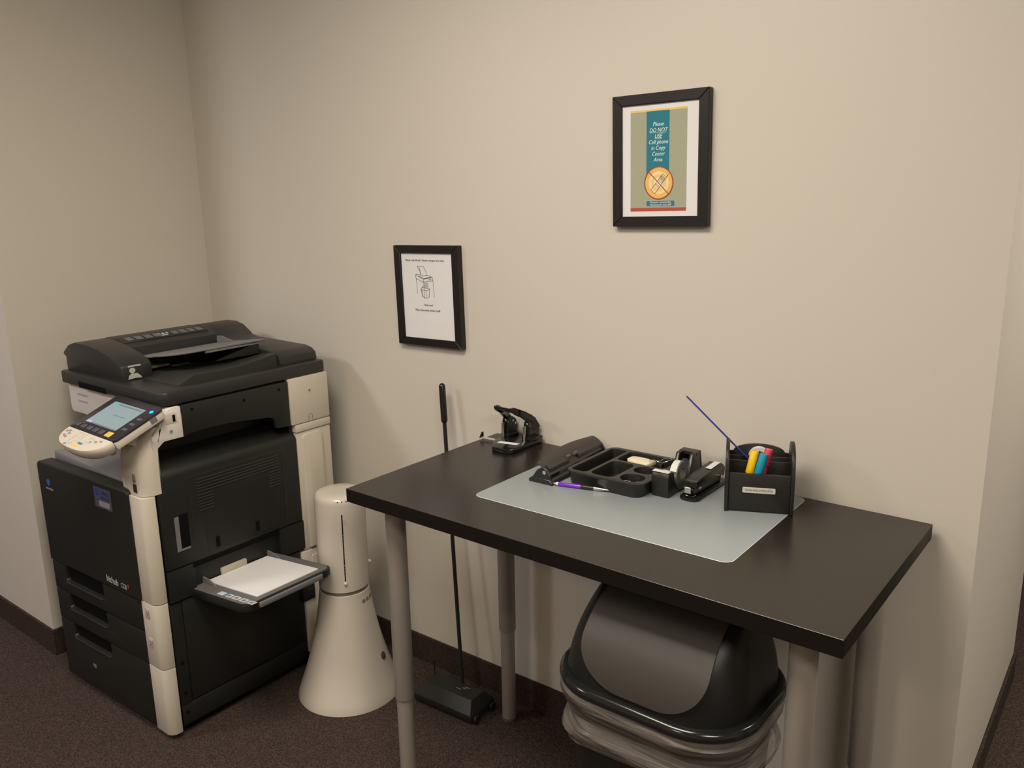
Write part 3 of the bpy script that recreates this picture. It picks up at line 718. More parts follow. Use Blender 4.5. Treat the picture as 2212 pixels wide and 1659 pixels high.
# logo wrapped on the neck
b = B(); bt2 = B(); bt2.text('BLAIR', .017, Matrix.Identity(4), align='LEFT', bold=.0004); 
tb = bt2.bm; LZ = .335; LA = ca+math.radians(41)
def wrapv(x, yv):
    a = LA+x/.083; z = LZ+yv; r = .0826+(.335-z)*.15+.0003; return (r*math.cos(a), r*math.sin(a), z)
for v in tb.verts: v.co = Vector(wrapv(v.co.x+.011, v.co.y))
me = bpy.data.meshes.new('t'); tb.to_mesh(me); b.bm.from_mesh(me); tb.free()
t = bmesh.new(); t.faces.new([t.verts.new(wrapv(.007*math.cos(2*PI*i/20), .007*math.sin(2*PI*i/20))) for i in range(20)]); b._merge(t)
A('logo', b, mat('logo_grey', (.20, .17, .14), .5), 'grey logo lettering')
a = ca+math.radians(60); r_ = .127; d = Vector((math.cos(a), math.sin(a), 0)); 
b = B(); nrm = (d*.9+Vector((0, 0, .38))).normalized(); tt = Vector((-d.y, d.x, 0)); uu = nrm.cross(tt)
zc = .135; c0 = d*(.1235)+Vector((0, 0, zc))
b.M = Matrix(((tt.x, uu.x, nrm.x, c0.x), (tt.y, uu.y, nrm.y, c0.y), (tt.z, uu.z, nrm.z, c0.z), (0, 0, 0, 1)))
b.lathe([(.0125, -.006), (.0125, .0015), (.011, .002)], n=24)
A('cord_hole', b, mat('hole_grey', (.05, .045, .04), .4), 'dark round opening')

# ------------------------------------------------------------------ carpet sweeper
sw = thing('carpet_sweeper', 'black carpet sweeper with a long upright handle leaning behind the table', 'carpet sweeper', (-.10, -.135, 0), math.radians(2))
SM = ROOT[sw]
S_ = lambda n, b, m_, lab=None, parent=sw: part(n, b, m_, parent, lab, local=True)
b = B(); b.box(-.118, .118, -.062, .060, .008, .034, .006, 2); S_('housing', b, 'sblack')
b = B(); b.loft([[(-.115, -.062, .034), (.115, -.062, .034), (.115, .058, .034), (-.115, .058, .034)], [(-.095, -.030, .064), (.095, -.030, .064), (.095, .032, .064), (-.095, .032, .064)]]); S_('top_cover', b, mat('sweeper_grey', (.011, .0115, .0105), .55))
b = B(); b.box(.012, .030, -.004, .0, .0642, .0648); b.box(.028, .044, .006, .010, .0642, .0648); b.box(.034, .052, .014, .018, .0642, .0648); each('mark', b, 'gry', sw, 'small pale mark', local=True)
for sx in (-1, 1):
    for sy in (-1, 1):
        b = B(); b.cyl((sx*.119, sy*.04, .014), (sx*.126, sy*.04, .014), .014); S_('wheel', b, 'blk')
b = B(); b.cyl((-.098, .02, .058), (-.100, .022, .115), .0025); S_('release_rod', b, 'sblack')
inv = SM.inverted()
p0 = inv @ Vector((-.092, -.103, .060)); p1 = inv @ Vector((-.168, -.055, .8885)); p2 = inv @ Vector((-.1775, -.049, .905)); 
top = inv @ Vector((-.1880, -.042, 1.022)); dv = (top-p0).normalized()
S_('pole', B().cyl(p0, p0+dv*.85, .0062, .0062, 16), 'sblack')
q0 = p0+dv*.845; b = B(); Lg = (top-q0).length
b.tube([q0, q0+dv*.006, q0+dv*.0065, q0+dv*(Lg-.009), q0+dv*(Lg-.004), q0+dv*(Lg-.001), q0+dv*Lg], [.0065, .0098, .0102, .0102, .0085, .005, .001], 20); S_('handle_grip', b, 'gblack')

# ------------------------------------------------------------------ swing-top bin
bx, by = .803, -.432
BS_ = 1.020
bn = thing('waste_bin', 'black swing-top waste bin with a clear liner under the table', 'waste bin', (bx, by, 0), -.012)
W_ = lambda n, b, m_, lab=None, parent=bn, **k: part(n, b, m_, parent, lab, local=True, **k)
def rr3(w_, d_, r, z, n=10, dx=0, dy=0): return [((x+dx)*BS_, (y+dy)*BS_, z-.023 if z > .3 else z) for x, y in rrect(-w_/2, w_/2, -d_/2, d_/2, r, n)]
b = B(); b.loft([rr3(.30, .23, .06, 0), rr3(.31, .24, .07, .01), rr3(.395, .315, .11, .585), rr3(.40, .32, .11, .60)]); W_('bin_body', b, mat('bin_plastic', (.012, .0125, .012), .35, .4))
b = B(); prof_ = [rr3(.400, .316, .112, .606)]
for k in range(13):
    a = math.radians(-90+k*17); q = .0135
    prof_.append(rr3(.413+2*q*math.cos(a), .329+2*q*math.cos(a), .119+q*math.cos(a), .6165+q*math.sin(a), 14))
prof_[0] = rr3(.400, .316, .112, .606, 14); prof_.append(rr3(.385, .300, .105, .626, 14)); b.loft(prof_)
lid = W_('lid_rim', b, mat('rim_gloss', (.012, .0125, .012), .16, .5))
# dome
b = B(); rings = []
DH = .186
def dome_d(t_): return .322*max(.02, math.cos(t_*PI/2))**1.05
def dome_c(t_): return .012*math.sin(t_*PI/2)
for i in range(17):
    t_ = i/16; h_ = DH*math.sin(t_*PI/2); dd_ = dome_d(t_)
    wd_ = .396-.085*(h_/DH)**1.6
    rings.append(rr3(wd_, dd_, min(.10*math.cos(t_*PI/2)+.004, dd_/2-.001), .624+h_, 8, dx=.010*(h_/DH)))
b.loft(rings); W_('dome', b, mat('dome_satin', (.0095, .010, .0095), .42, .35))
b = B(); grid = []; FZ = .603
for i in range(45):
    q = (i/44)**1.5; t_ = q*.93+.05
    h_ = DH*math.sin(t_*PI/2); dd_ = dome_d(t_)
    e = min(1, q/.36); hw = .138*(.30+.70*(1-(1-e)**2.2)**.55) if q < .36 else .138-.012*(q-.36)
    grid.append([((-1+2*j/14)*hw*BS_+.012, (-dd_/2-.005)*BS_, FZ+h_) for j in range(15)])
b.sheet(grid, .004); W_('swing_flap', b, mat('flap_grey', (.050, .044, .038), .42, .45), 'grey-brown swing flap')
# liner
m, nt, bs = _nt('clear_liner')
bs.inputs['Base Color'].default_value = (.20, .178, .158, 1); bs.inputs['Roughness'].default_value = .25; bs.inputs['Alpha'].default_value = .5
tc = nt.nodes.new('ShaderNodeTexCoord'); mp = nt.nodes.new('ShaderNodeMapping'); mp.inputs['Scale'].default_value = (3, 3, 34); mp.inputs['Rotation'].default_value = (.10, .16, 0)
n_ = nt.nodes.new('ShaderNodeTexNoise'); n_.inputs['Scale'].default_value = 2.2; n_.inputs['Detail'].default_value = 5; n_.inputs['Distortion'].default_value = .8
nt.links.new(tc.outputs['Object'], mp.inputs[0]); nt.links.new(mp.outputs[0], n_.inputs['Vector'])
rg = nt.nodes.new('ShaderNodeMapRange'); rg.inputs[1].default_value = .35; rg.inputs[2].default_value = .68; rg.inputs[3].default_value = .22; rg.inputs[4].default_value = .70
nt.links.new(n_.outputs[0], rg.inputs[0]); nt.links.new(rg.outputs[0], bs.inputs['Alpha'])
bp_ = nt.nodes.new('ShaderNodeBump'); bp_.inputs['Strength'].default_value = .8; bp_.inputs['Distance'].default_value = .006
nt.links.new(n_.outputs[0], bp_.inputs['Height']); nt.links.new(bp_.outputs[0], bs.inputs['Normal'])
M['liner'] = m
b = B(); grid = []
for i in range(15):
    t_ = i/14; z_ = .606-.105*t_
    ring = rr3(.425-.012*t_+.010*math.sin(t_*9), .345-.012*t_+.010*math.sin(t_*9), .13, z_, 12)
    ring = ring+[ring[0]]
    row = []
    for k, p in enumerate(ring[:-1]):
        a = math.atan2(p[1], p[0]); w1 = .0020*math.sin(5*a+t_*9)+.0012*math.sin(13*a-t_*12)+.0016*math.sin(t_*17+2.2*a)+.0012*math.sin(t_*41-1.7*a)
        l_ = math.hypot(p[0], p[1]); sag = -.02*t_*(.6+.4*math.sin(2*a+.8))-.005*math.sin(7*a)*t_
        row.append((p[0]*(1+w1/l_), p[1]*(1+w1/l_), z_-.023+sag))
    row.append(row[0]); grid.append(row)
b.sheet(grid, .0006); W_('liner', b, 'liner', 'translucent bin liner')

# ------------------------------------------------------------------ desk mat
MZ = TH+.0016
m, nt, bs = _nt('frosted_mat')
bs.inputs['Base Color'].default_value = (.25, .277, .285, 1); bs.inputs['Roughness'].default_value = .32
M['mat'] = m
tc = nt.nodes.new('ShaderNodeTexCoord'); n_ = nt.nodes.new('ShaderNodeTexNoise'); n_.inputs['Scale'].default_value = 9; n_.inputs['Detail'].default_value = 6
nt.links.new(tc.outputs['Object'], n_.inputs['Vector']); rg = nt.nodes.new('ShaderNodeMapRange'); rg.inputs[3].default_value = .30; rg.inputs[4].default_value = .44
nt.links.new(n_.outputs[0], rg.inputs[0]); nt.links.new(rg.outputs[0], bs.inputs['Roughness'])
b = B(); mp_ = rrect(.283, .934, -.455, -.024, .022, 8); b.prism(mp_, 'z', TH, MZ, .0005, 1)
for f in b.bm.faces: f.material_index = 0 if f.normal.z > .9 else 1
M['mat_edge_lit'] = mat('mat_edge_lit', (.62, .64, .63), .35)  # paler than the top: light gathered along the plastic edge, painted into the colour
solo('desk_mat', b, ['mat', 'mat_edge_lit'], 'frosted translucent desk mat lying on the dark table', 'desk mat')

# ------------------------------------------------------------------ two-hole punch
pu = thing('heavy_hole_punch', 'black two-hole punch with raised lever arms at the back left table corner', 'hole punch', (.115, -.085, TH))
Q = lambda n, b, m_, lab=None, parent=pu: part(n, b, m_, parent, lab)
b = B(); b.prism([(.104, -.160), (.152, -.160), (.168, -.145), (.170, -.012), (.062, -.012), (.062, -.100), (.090, -.145)], 'z', TH+.0005, TH+.014, .003, 2)
b.box(.130, .172, -.060, -.012, TH+.013, TH+.024, .004); b.box(.052, .086, -.060, -.012, TH+.013, TH+.022, .004); Q('punch_base', b, 'gblack')
b = B(); b.box(.090, .150, -.122, -.106, TH+.0142, TH+.0148, f=lambda x, y, z: (x, y+(x-.09)*.2, z)); Q('label_strip', b, 'paper', 'white label strip')
b = B(); b.box(.004, .078, -.092, -.080, TH+.0065, TH+.008); Q('paper_guide', b, mat('clear_steel', (.55, .54, .5), .25, metal=.4), 'pale metal paper guide')
b = B(); b.prism([(-.094, TH+.006), (-.078, TH+.006), (-.078, TH+.022), (-.084, TH+.020)], 'x', .000, .005, .0006, 1); Q('guide_stop', b, 'gblack')
for x0 in (.054, .132):
    b = B(); b.prism([(-.055, TH+.015), (-.012, TH+.015), (-.006, TH+.035), (-.012, TH+.058), (-.030, TH+.070), (-.050, TH+.066), (-.056, TH+.045)], 'x', x0, x0+.022, .002, 1); hd = Q('punch_head', b, 'gblack')
    b = B(); b.cyl((x0+.011, -.062, TH+.014), (x0+.011, -.062, TH+.056), .0045, n=14); Q('punch_pin', b, 'chrome', 'steel punch pin', hd)
    b = B()
    for (y_, z_) in ((-.030, TH+.056), (-.018, TH+.046)): b.cyl((x0+.0215, y_, z_), (x0+.0235, y_, z_), .0032, n=12)
    each('rivet', b, 'chrome', hd, 'steel rivet')
b = B()
def arm(xa, xb):
    # side plate from head to bar
    pr = [(-.012, .048), (-.030, .078), (-.062, .100), (-.100, .118), (-.118, .118), (-.112, .106), (-.080, .088), (-.052, .066), (-.034, .040)]
    t = bmesh.new(); v0 = []; v1 = []
    for y_, z_ in pr:
        e = (abs(y_)-.012)/.106; xx = xa+(xb-xa)*e
        v0.append(t.verts.new((xx, y_, TH+z_))); v1.append(t.verts.new((xx+.006, y_, TH+z_)))
    t.faces.new(v0); t.faces.new(v1[::-1])
    for i in range(len(pr)): j = (i+1) % len(pr); t.faces.new((v0[i], v0[j], v1[j], v1[i]))
    b._merge(t, .001, 1)
arm(.052, .078); arm(.156, .128)
t_ = bmesh.new()
b.loft([[(.080, -.120, TH+.112), (.132, -.120, TH+.112), (.132, -.118, TH+.119), (.080, -.118, TH+.119)], [(.070, -.085, TH+.096), (.142, -.085, TH+.096), (.142, -.085, TH+.109), (.070, -.085, TH+.109)], [(.062, -.060, TH+.092), (.150, -.060, TH+.092), (.150, -.060, TH+.099), (.062, -.060, TH+.099)]])
b.loft([[(.124, -.085, TH+.092), (.148, -.085, TH+.092), (.148, -.085, TH+.108), (.124, -.085, TH+.108)], [(.136, -.045, TH+.070), (.157, -.045, TH+.070), (.157, -.045, TH+.089), (.136, -.045, TH+.089)], [(.136, -.016, TH+.045), (.159, -.016, TH+.045), (.159, -.014, TH+.055), (.136, -.014, TH+.055)]])
b.loft([[(.068, -.085, TH+.092), (.086, -.085, TH+.092), (.086, -.085, TH+.108), (.068, -.085, TH+.108)], [(.052, -.045, TH+.066), (.070, -.045, TH+.066), (.070, -.045, TH+.087), (.052, -.045, TH+.087)], [(.052, -.016, TH+.045), (.068, -.016, TH+.045), (.068, -.014, TH+.055), (.052, -.014, TH+.055)]])
Q('lever', b, 'gblack')

# ------------------------------------------------------------------ three-hole punch
hp = thing('long_hole_punch', 'long dark three-hole punch with its lever flipped open beside the organizer tray', 'hole punch', (.366, -.16, MZ))
Q = lambda n, b, m_, lab=None, parent=hp: part(n, b, m_, parent, lab)
b = B(); b.prism([(.332, 0), (.404, 0), (.404, .006), (.396, .013), (.372, .014), (.345, .014), (.334, .008)], 'y', -.298, -.012, .0015, 1, f=lambda x, y, z: (x+(y+.298)*-.04, y, MZ+.0004+z))
Q('punch_base', b, 'sblack')
for y_ in (-.292, -.024):
    b = B(); b.prism([(.342, .012), (.398, .012), (.397, .024), (.386, .038), (.372, .042), (.358, .034)], 'y', y_-.003, y_+.003, .001, 1, f=lambda x, y, z: (x+(y+.298)*-.04, y, MZ+z)); br = Q('side_bracket', b, 'sblack')
    b = B(); xx = .380+(y_+.298)*-.04; b.cyl((xx, y_-.0045, MZ+.030), (xx, y_+.0045, MZ+.030), .0050, n=16); Q('pivot_pin', b, 'chrome', 'steel pivot pin', br)
for y_ in (-.25, -.155, -.06):
    b = B(); xx = .372+(y_+.298)*-.04; b.box(xx-.012, xx+.016, y_-.012, y_+.012, MZ+.012, MZ+.026, .002); b.cyl((xx, y_, MZ+.02), (xx, y_, MZ+.034), .005, n=12); Q('punch_block', b, 'sblack')
LV = mat('lever_brown_black', (.030, .025, .021), .38, .5)
b = B(); grid = []
for i in range(29):
    t_ = i/28; y_ = -.290+.276*t_; sh = (y_+.298)*-.04
    bul = .5*(1-math.cos(min(1, t_/.45)*PI)) if t_ < .45 else (1 if t_ < .5 else 1-.55*.5*(1-math.cos(min(1, (t_-.5)/.3)*PI)))
    wl = .047+.012*math.sin(t_*PI)+.001*t_
    row = []
    for j in range(7):
        u = j/6; cx_ = .392-wl*.84*u+.0; cz_ = .022+wl*.56*u+.006*math.sin(u*PI)
        row.append((cx_+sh, y_, MZ+cz_))
    grid.append(row)
b.sheet(grid, .0025); lv = Q('lever', b, LV)
b = B()
for y0, y1 in ((-.280, -.190), (-.145, -.025)):
    b.loft([[(.388+(y+.298)*-.04, y, MZ+.029), (.376+(y+.298)*-.04, y, MZ+.037), (.374+(y+.298)*-.04, y, MZ+.044), (.386+(y+.298)*-.04, y, MZ+.036)] for y in (y0, y1)])
each('lever_rib', b, LV, lv)
b = B()
for y_ in (-.185, -.150):
    xx = .380+(y_+.298)*-.04; b.cyl((xx, y_-.006, MZ+.041), (xx, y_+.006, MZ+.041), .0045, n=12)
each('lever_catch', b, mat('catch_grey', (.10, .10, .09), .3), lv)

# ------------------------------------------------------------------ organizer tray
otx0, otx1, oty0, oty1 = .412, .628, -.262, -.030; OZ = .036
ot = thing('organizer_tray', 'black compartment tray of desk clips between the long punch and tape dispenser', 'organizer tray', ((otx0+otx1)/2, (oty0+oty1)/2, MZ))
b = B()
# build tray by boolean-free lofted pockets: outer skin + rim top with holes via knife of 2-D polygons
def ringpts(x0, x1, y0, y1, r, z): return [(x, y, z) for x, y in rrect(x0, x1, y0, y1, r, 6)]
b.loft([ringpts(otx0+.008, otx1-.008, oty0+.008, oty1-.008, .024, MZ+.0005), ringpts(otx0+.002, otx1-.002, oty0+.002, oty1-.002, .028, MZ+OZ-.006), ringpts(otx0, otx1, oty0, oty1, .030, MZ+OZ-.004), ringpts(otx0, otx1, oty0, oty1, .030, MZ+OZ-.001), ringpts(otx0+.002, otx1-.002, oty0+.002, oty1-.002, .028, MZ+OZ)], capb=False)
pock = [(otx0+.012, otx0+.058, oty0+.014, oty1-.014, .012), (otx0+.066, otx1-.012, oty0+.140, oty1-.012, .014), (otx0+.066, otx0+.132, oty0+.014, oty0+.130, .018), (otx0+.142, otx1-.014, oty0+.080, oty0+.132, .024), (otx0+.142, otx1-.014, oty0+.014, oty0+.070, .026)]
pz = [.004, .010, .004, .012, .012]
cu = bpy.data.curves.new('rimc', 'CURVE'); cu.dimensions = '2D'; cu.fill_mode = 'BOTH'
def spl(pts):
    s_ = cu.splines.new('POLY'); s_.points.add(len(pts)-1); s_.use_cyclic_u = True
    for q, p in zip(s_.points, pts): q.co = (p[0], p[1], 0, 1)
spl(rrect(otx0+.002, otx1-.002, oty0+.002, oty1-.002, .028, 6))
for p in pock: spl(rrect(*p, 6))
co = bpy.data.objects.new('rimc', cu); COL.objects.link(co); bpy.context.view_layer.update()
me = bpy.data.meshes.new_from_object(co.evaluated_get(bpy.context.evaluated_depsgraph_get())); bpy.data.objects.remove(co); bpy.data.curves.remove(cu)
me.transform(Matrix.Translation((0, 0, MZ+OZ))); b.bm.from_mesh(me); bpy.data.meshes.remove(me)
for p, z_ in zip(pock, pz):
    x0, x1, y0, y1, r = p
    b.loft([ringpts(x0, x1, y0, y1, r, MZ+OZ), ringpts(x0+.001, x1-.001, y0+.001, y1-.001, r-.001, MZ+OZ-.003), ringpts(x0+.003, x1-.003, y0+.003, y1-.003, r-.002, MZ+z_)], capa=False)
bmesh.ops.remove_doubles(b.bm, verts=b.bm.verts, dist=.0001)
part('tray_body', b, 'sblack', ot, smooth=.7)
# things in the tray
b = B(); b.prism([(-.030, -.008)] + [(-.030+.012*(1-math.cos(a)), .010*math.sin(a)+.010) for a in (0.3, .8, 1.3)] + [(.005, .024), (.040, .018), (.038, -.020), (.0, -.020), (-.020, -.016)], 'z', 0, .010, .002, 2)
solo('sticky_note_pad', b, mat('cream_paper', (.76, .70, .50), .7), 'cream note pad standing proud in the back tray compartment', 'note pad', (.528, -.092, MZ+OZ-.010), -.08)
# pad sits over the pocket floor; support by thicker stack
def binder_clip(loc, rz, label, s=1.0):
    t = thing('binder_clip', label, 'binder clip', loc, rz)
    b = B(); b.prism([(-.007*s, 0), (.007*s, 0), (.0018*s, .013*s), (-.0018*s, .013*s)], 'y', -.013*s, .013*s, .0006, 1); part('clip_body', b, 'gblack', t, local=True)
    for sg in (-1, 1):
        b = B(); b.tube([(sg*.003*s, -.006*s, .012*s), (sg*.012*s, -.010*s, .016*s), (sg*.026*s, -.008*s, .018*s), (sg*.030*s, 0, .018*s), (sg*.026*s, .008*s, .018*s), (sg*.012*s, .010*s, .016*s), (sg*.003*s, .006*s, .012*s)], .0009, 8); part('wire_handle', b, 'chrome', t, 'steel wire handle', local=True)
binder_clip((.583, -.080, MZ+OZ-.012), .9, 'black binder clip right of the cream note pad', 1.0)
binder_clip((.585, -.222, MZ+.0125), .3, 'small binder clip in the front right tray compartment', .75)
b = B(); b.box(-.006, .006, -.028, .028, 0, .009, .003)
solo('eraser', b, mat('eraser_white', (.50, .49, .42), .7), 'small white eraser in the long left tray compartment', 'eraser', (.462, -.208, MZ+.005), -.05)
for k in range(5):
    b = B(); b.tube([(-.012, -.003, 0), (.010, -.003, 0), (.012, 0, 0), (.010, .003, 0), (-.009, .003, 0), (-.010, .0, 0), (.006, .0, 0)], .0007, 6)
    solo('paper_clip', b, mat('clip_%d' % k, [(.5, .5, .5), (.05, .06, .35), (.55, .55, .58), (.4, .42, .5), (.5, .5, .52)][k], .3, metal=.6),
         ['steel paper clip against the wall of the middle tray compartment', 'blue paper clip in the middle tray compartment', 'steel paper clip crossing the blue one in the tray', 'dull grey paper clip at the back of the small heap in the tray', 'steel paper clip on top of the small heap in the tray'][k], 'paper clip', (.500+k*.008, -.232+(k % 3)*.006, MZ+.0055+k*.0016), k*1.1, 'paper clips in the middle tray compartment')

# ------------------------------------------------------------------ tape dispenser
td = thing('tape_dispenser', 'black desk tape dispenser with a white tape roll beside the tray', 'tape dispenser', (.662, -.12, MZ), 0)
Q = lambda n, b, m_, lab=None, parent=td, **k: part(n, b, m_, parent, lab, **k)
fs = lambda x, y, z: (x-.007+(y+.21)*-.02, y, MZ+.0005+z)
b = B()
b.prism([(-.212, 0), (-.030, 0), (-.030, .020), (-.175, .020), (-.182, .055), (-.190, .060), (-.208, .060), (-.214, .045)], 'x', .636, .682, .004, 2, f=fs)
for x0, x1 in ((.636, .643), (.672, .679)):
    b.prism([(-.185, .015), (-.185, .030), (-.172, .022), (-.120, .020), (-.100, .030), (-.082, .072), (-.040, .072), (-.028, .020), (-.028, .015)], 'x', x0, x1+.003, .0015, 1, f=fs)
b.prism([(-.064, .064), (-.064, .0728), (-.039, .0728), (-.0270, .016), (-.036, .016), (-.044, .064)], 'x', .6352, .6828, .001, 1, f=fs)
Q('dispenser_body', b, 'sblack')
b = B(); b.box(.638, .680, -.211, -.196, .0602, .0612, f=fs); Q('cutter', b, 'wht2', 'white cutter strip')
RC = Vector((.6655, -.143, MZ+.0430)); b = B()
def annulus(b, c, ro, ri, x0, x1, n=40):
    b.lathe([(ri, x0), (ro, x0), (ro, x1), (ri, x1), (ri, x0)], n=n, cap=False)
b.M = Matrix.Translation(RC) @ Matrix.Rotation(PI/2, 4, 'Y'); annulus(b, 0, .0295, .0180, -.0098, .0098)
tr_ = Q('tape_roll', b, mat('tape_white', (.66, .65, .60), .55), 'white tape roll')
b = B(); b.M = Matrix.Translation(RC) @ Matrix.Rotation(PI/2, 4, 'Y'); annulus(b, 0, .0180, .0140, -.0102, .0102); Q('roll_core', b, mat('core_brown', (.20, .17, .13), .6), 'brown roll core', tr_)
b = B(); b.M = Matrix.Translation(RC) @ Matrix.Rotation(PI/2, 4, 'Y'); annulus(b, 0, .0375, .0175, .0104, .0112); Q('roll_flange', b, mat('flange_grey', (.16, .165, .16), .25, alpha=.55), 'smoky grey roll flange', tr_)
b = B(); b.sheet([[(.644, -.204, MZ+.0619), (.660, -.204, MZ+.0619)], [(.651, -.186, MZ+.0600), (.667, -.186, MZ+.0600)], [(.656, -.1715, MZ+.0530), (.674, -.1715, MZ+.0530)]], .0003); Q('tape_strip', b, mat('tape_film', (.6, .6, .56), .3), 'pale tape strip')

# ------------------------------------------------------------------ stapler
sp_ = thing('stapler', 'black desktop stapler between the tape dispenser and desk caddy', 'stapler', (.727, -.11, MZ), .02)
ROOT[sp_] = ROOT[sp_] @ Matrix.Translation((.011, .004, 0))
Q = lambda n, b, m_, lab=None, parent=sp_: part(n, b, m_, parent, lab)
b = B(); b.prism(rrect(.704, .752, -.198, -.022, [.006, .006, .016, .016]), 'z', MZ+.0005, MZ+.009, .003, 2); Q('stapler_base', b, 'gblack')
b = B(); b.prism([(-.186, .013), (-.040, .009), (-.040, .028), (-.192, .030)], 'x', .716, .740, .001, 1, f=lambda x, y, z: (x, y, MZ+z)); Q('magazine', b, 'gblack')
b = B(); b.prism([(-.186, .029), (-.030, .020), (-.026, .040), (-.045, .054), (-.150, .050), (-.186, .044)], 'x', .711, .745, .0025, 2, f=lambda x, y, z: (x, y, MZ+z)); ta = Q('stapler_arm', b, 'sblack')
b = B(); b.prism([(-.190, .032), (-.184, .030), (-.172, .046), (-.186, .0455)], 'x', .710, .746, .001, 1, f=lambda x, y, z: (x, y, MZ+z)); Q('nose', b, 'gblack', None, ta)
b = B(); b.box(.719, .735, -.1945, -.192, MZ+.018, MZ+.033, .0008, 1); Q('staple_plate', b, 'chrome', 'steel nose plate', ta)
b = B(); b.box(.718, .738, -.186, -.170, MZ+.0088, MZ+.0100, .0005, 1); Q('anvil', b, 'chrome', 'steel anvil')
b = B(); b.cyl((.708, -.055, MZ+.024), (.748, -.055, MZ+.024), .004, n=12); Q('hinge_pin', b, 'chrome', 'steel hinge pin')
b = B(); b.prism([(-.163, .022), (-.150, .022), (-.156, .031)], 'x', .7405, .7418, f=lambda x, y, z: (x, y, MZ+z)); Q('arrow_mark', b, 'wht2', 'small white triangle')
b = B(); b.box(.726, .741, -.100, -.048, .0512, .0518, f=lambda x, y, z: (x, y, MZ+z+(y+.15)*.038+.0004)); Q('label_strip', b, 'paper', 'white label strip', ta)

# ------------------------------------------------------------------ desk caddy
CA = math.radians(23.6)
cd = thing('desk_caddy', 'black leatherette desk caddy holding markers at the mat corner', 'desk caddy', (.811, -.209, MZ), CA)
Q = lambda n, b, m_, lab=None, parent=cd: part(n, b, m_, parent, lab, local=True)
CW, CD_ = .1475, .118
def sidep(x0, x1):
    pr = [(0, .0005), (CD_, .0005), (CD_, .105)] + [(CD_/2+.002+(CD_/2-.002)*math.cos(a), .105+.045*math.sin(a)) for a in [math.radians(d_) for d_ in range(10, 180, 14)]] + [(0, .090)]
    return B().prism(pr, 'x', x0, x1, .0015, 2, ang=.9)
Q('side_panel', sidep(0, .008), 'leather'); Q('side_panel', sidep(CW-.008, CW), 'leather')
Q('front_panel', B().box(.008, CW-.008, .004, .012, .004, .0895, .002), 'leather')
Q('floor_panel', B().box(.006, CW-.006, .006, CD_-.004, .002, .008), 'leather')
Q('divider', B().box(.008, CW-.008, .056, .062, .006, .1035, .0015), 'leather'); Q('divider', B().box(.008, CW-.008, .084, .090, .006, .106, .0015), 'leather')
pr = [(.008, .006), (CW-.008, .006), (CW-.008, .109), (CW-.016, .109)] + [(CW/2+(CW/2-.017)*math.cos(a), .109+.019*math.sin(a)) for a in [math.radians(d_) for d_ in range(8, 180, 12)]] + [(.016, .109), (.008, .109)]
Q('back_panel', B().prism(pr, 'y', CD_-.010, CD_-.003, .0015, 2, ang=.9), 'leather')
b = B(); b.prism(rrect(.038, .108, .046, .059, .0025, 4), 'y', .0025, .0038, .0004, 1); lb = Q('name_label', b, mat('label_cream', (.55, .54, .48), .5), 'small white name label')
b = B(); b.text('PLAZA EXECUTIVE SUITES', .0062, FRONT(.073, .0023, .0525), ext=.0001, sx=.82); Q('lettering', b, INK, 'tiny dark lettering', lb)
CMt = ROOT[cd]
def cpt(x, y, z): return CMt @ Vector((x, y, z))
def marker(name, p0, p1, r, caplen, cols, label, n=20, taper=.85, neck=None):
    p0, p1 = cpt(*p0), cpt(*p1); t = thing(name, label, 'marker', tuple(p0)); d = (p1-p0); Lm = d.length; d.normalize()
    b = B(); k = Lm-caplen
    b.tube([p0, p0+d*.004, p0+d*(k-.006), p0+d*k], [r*.8, r*.92, r*.92, r*.75], n); part('barrel', b, cols[0], t)
    b = B(); b.tube([p0+d*k, p0+d*(k+.002), p0+d*(k+.012), p0+d*(Lm-.002), p0+d*Lm], [r*.9, r*1.02, r*.98, r*1.0, r*.90], n); part('cap', b, cols[1], t)
    return t, p0, d, Lm
YL = mat('marker_yellow', (.80, .52, .01), .35); CY = mat('marker_cyan', (.0, .25, .38), .35); RD = mat('marker_red', (.62, .035, .07), .35)
marker('yellow_highlighter', (.038, .024, .012), (.0625, .043, .131), .0095, .052, (YL, YL), 'yellow marker leaning in the front pocket of the desk caddy')
marker('blue_marker', (.054, .022, .012), (.082, .032, .129), .0098, .060, (CY, CY), 'cyan blue marker beside the yellow one in the caddy')
marker('red_marker', (.064, .036, .012), (.093, .050, .135), .0092, .040, (RD, RD), 'red marker tilted behind the blue one in the caddy')
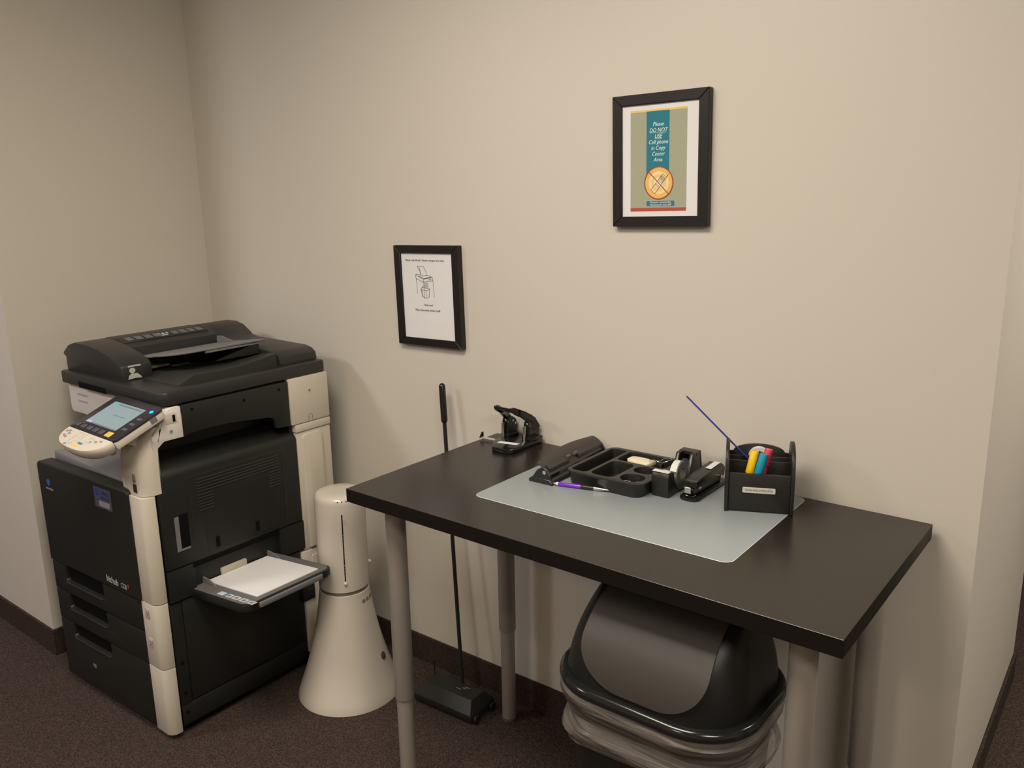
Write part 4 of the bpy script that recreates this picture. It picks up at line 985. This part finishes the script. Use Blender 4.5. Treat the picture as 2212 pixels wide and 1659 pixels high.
p0 = cpt(.122, .073, .030); p1 = cpt(-.092, .070, .244); d = (p1-p0).normalized(); Ls = (p1-p0).length
t = thing('blue_stick', 'thin blue plastic stick leaning out of the desk caddy to the left', 'stick', tuple(p0))
M['tape_white'] = mat('tape_white2', (.66, .65, .60), .55)
BS = mat('stick_blue', (.012, .035, .30), .3)
b = B(); b.tube([p0, p0+d*(Ls-.006), p0+d*(Ls-.004)], [.0020, .0020, .0017], 12); part('shaft', b, BS, t)
b = B(); b.tube([p0+d*.05, p0+d*.052, p0+d*.088, p0+d*.09], [.0022, .0036, .0034, .0022], 14); part('sleeve', b, BS, t)
b = B(); b.cyl(p1-d*.006, p1, .0021, .0019, 12); part('tip', b, mat('tip_plum', (.12, .05, .16), .4), t, 'plum tip')
t = B(); t.M = Matrix.Rotation(PI/2, 4, 'X'); t.lathe([(.016, -.0075), (.024, -.0075), (.024, .0075), (.016, .0075), (.016, -.0075)], n=40, cap=False)
v = cpt(.074, .098, .100)
solo('spare_tape_roll', t, 'tape_white', 'pale tape roll standing in the rear slot of the desk caddy', 'tape roll', tuple(v), CA)

# ------------------------------------------------------------------ pen
PNZ = MZ+.0056
a_, c_ = Vector((.4002, -.2905, PNZ)), Vector((.5396, -.2545, PNZ)); d = (c_-a_).normalized()
pn = thing('ballpoint_pen', 'purple and black ballpoint pen lying in front of the organizer tray', 'pen', tuple(a_))
def seg(n, ks, rs, m_, lab=None):
    b = B(); b.tube([a_+d*k for k in ks], rs, 18); part(n, b, m_, pn, lab)
seg('clicker', (0, .001, .009, .010), (.0022, .0028, .0028, .002), 'chrome', 'silver clicker')
seg('collar', (.010, .011, .015, .016), (.003, .0044, .0046, .0042), 'wht2', 'pale collar')
seg('barrel', (.016, .018, .072, .074), (.0046, .0052, .0054, .0052), mat('pen_purple', (.16, .03, .52), .2, .6), 'glossy purple barrel')
seg('grip', (.074, .076, .106, .107), (.0052, .0055, .0052, .0050), 'sblack', 'black rubber grip')
seg('nose', (.107, .108, .122, .139, .144), (.0050, .0049, .0042, .0014, .0006), 'chrome', 'silver pointed tip')
